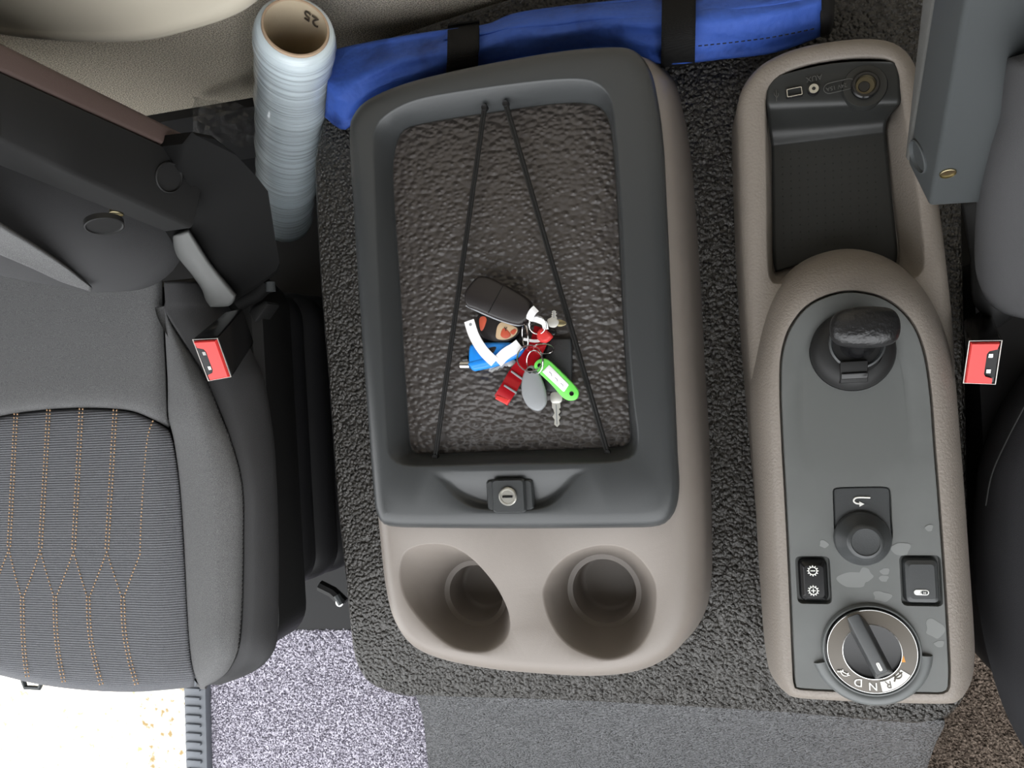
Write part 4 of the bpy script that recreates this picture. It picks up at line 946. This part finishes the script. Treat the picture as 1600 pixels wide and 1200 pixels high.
# green key tag with a paper label
gt = slab([(834, 572), (839, 563), (849, 560), (860, 565), (880, 584), (900, 605), (904, 615), (900, 624), (889, 626), (878, 620), (860, 600), (840, 581)], .604, .609, 'green_key_tag', M['green'], t, 60, .0012)
slab([(847, 581), (858, 570), (889, 601), (881, 613)], .6085, .6096, 'paper_label', M['paper'], gt, 40, .0003, False)
for x, y in ((843, 571), (893, 615)):
    q = P(x, y, .6092); MB().loft([circ(q, .0026, .6088, 16), circ(q, .0022, .6094, 16), circ(q, .001, .6091, 16)], False, True).build('tag_eyelet', M['gloss'], gt)
for k in range(3):
    a, b2 = P(858+9*k, 581+9*k, .6097), P(862+9*k, 588+8*k, .6097); MB().tube([a, (a+b2)/2+np.array([.001, 0, 0]), b2], .0003, 4).build('pencil_mark', M['greytag'], gt)
# dark leather tag under the cord
slab([(858, 532), (868, 529), (889, 529), (893, 534), (893, 590), (890, 610), (862, 612), (851, 606), (850, 560)], .592, .598, 'leather_tag', M['leather'], t, 60, .002)
# keys
def key(head, blade, w_, z, name='key'):
    h = slab(head, z, z+.002, name, M['steel'], t, 40, .0004)
    A, B_ = P(*blade[0], z), P(*blade[1], z); d = B_-A; ln_ = np.linalg.norm(d); d /= ln_; s_ = np.array([-d[1], d[0], 0])
    out_ = [A+s_*w_, A+d*ln_*.30+s_*w_, A+d*ln_*.36+s_*w_*.6, A+d*ln_*.45+s_*w_*1.0, A+d*ln_*.55+s_*w_*.45, A+d*ln_*.66+s_*w_*.9, A+d*ln_*.76+s_*w_*.5, A+d*ln_*.90+s_*w_*.7, B_, A+d*ln_*.90-s_*w_*.7, A+d*ln_*.74-s_*w_*.5, A+d*ln_*.62-s_*w_*1.0, A+d*ln_*.5-s_*w_*.5, A+d*ln_*.36-s_*w_*.7, A+d*ln_*.30-s_*w_, A-s_*w_]
    A_ = np.array(out_); MB().loft([A_, A_+np.array([0, 0, .0018])], True, True).build('key_blade', M['steel'], h)
    g0, g1 = A+d*ln_*.2+np.array([0, 0, .0019]), B_-d*ln_*.1+np.array([0, 0, .0019]); MB().tube([g0, g1], .0005, 4).build('key_groove', M['greytag'], h)
key([(861, 614), (876, 613), (877, 628), (862, 629)], [(869, 624), (871, 667)], .0045, .5925)
key([(855, 500), (864, 496), (873, 502), (868, 511), (858, 510)], [(866, 500), (866, 485)], .003, .607)
slab([(866, 503), (874, 499), (884, 503), (883, 508), (872, 510)], .606, .608, 'key', M['brass'], t, 30, .0004)
slab([(858, 512), (868, 516), (866, 524), (856, 521)], .601, .606, 'clip', M['gloss'], t, 30, .001)
key([(790, 562), (800, 560), (806, 566), (795, 573)], [(800, 562), (764, 580)], .004, .5945)
# rings
def ring3(px, py, r, z, tx, ty, name='key_ring', wr=.0007, turns=2):
    c0 = P(px, py, z); e1_ = np.array([math.cos(tx), 0, math.sin(tx)]); e2_ = np.array([0, math.cos(ty), math.sin(ty)]); mb = MB()
    for k in range(turns):
        mb.tube([c0+r*(math.cos(a)*e1_+math.sin(a)*e2_)+np.array([0, 0, .0013*k]) for a in np.linspace(0, 2*PI, 40, endpoint=False)], wr, 6, closed=True)
    mb.build(name, M['chrome'], t, weld=False)
ring3(828, 560, .0140, .609, .05, .1); ring3(821, 526, .0130, .612, 1.1, .15); ring3(850, 545, .0110, .608, .1, 1.1); ring3(840, 508, .010, .611, .3, .4); ring3(836, 566, .0125, .611, .6, .2)
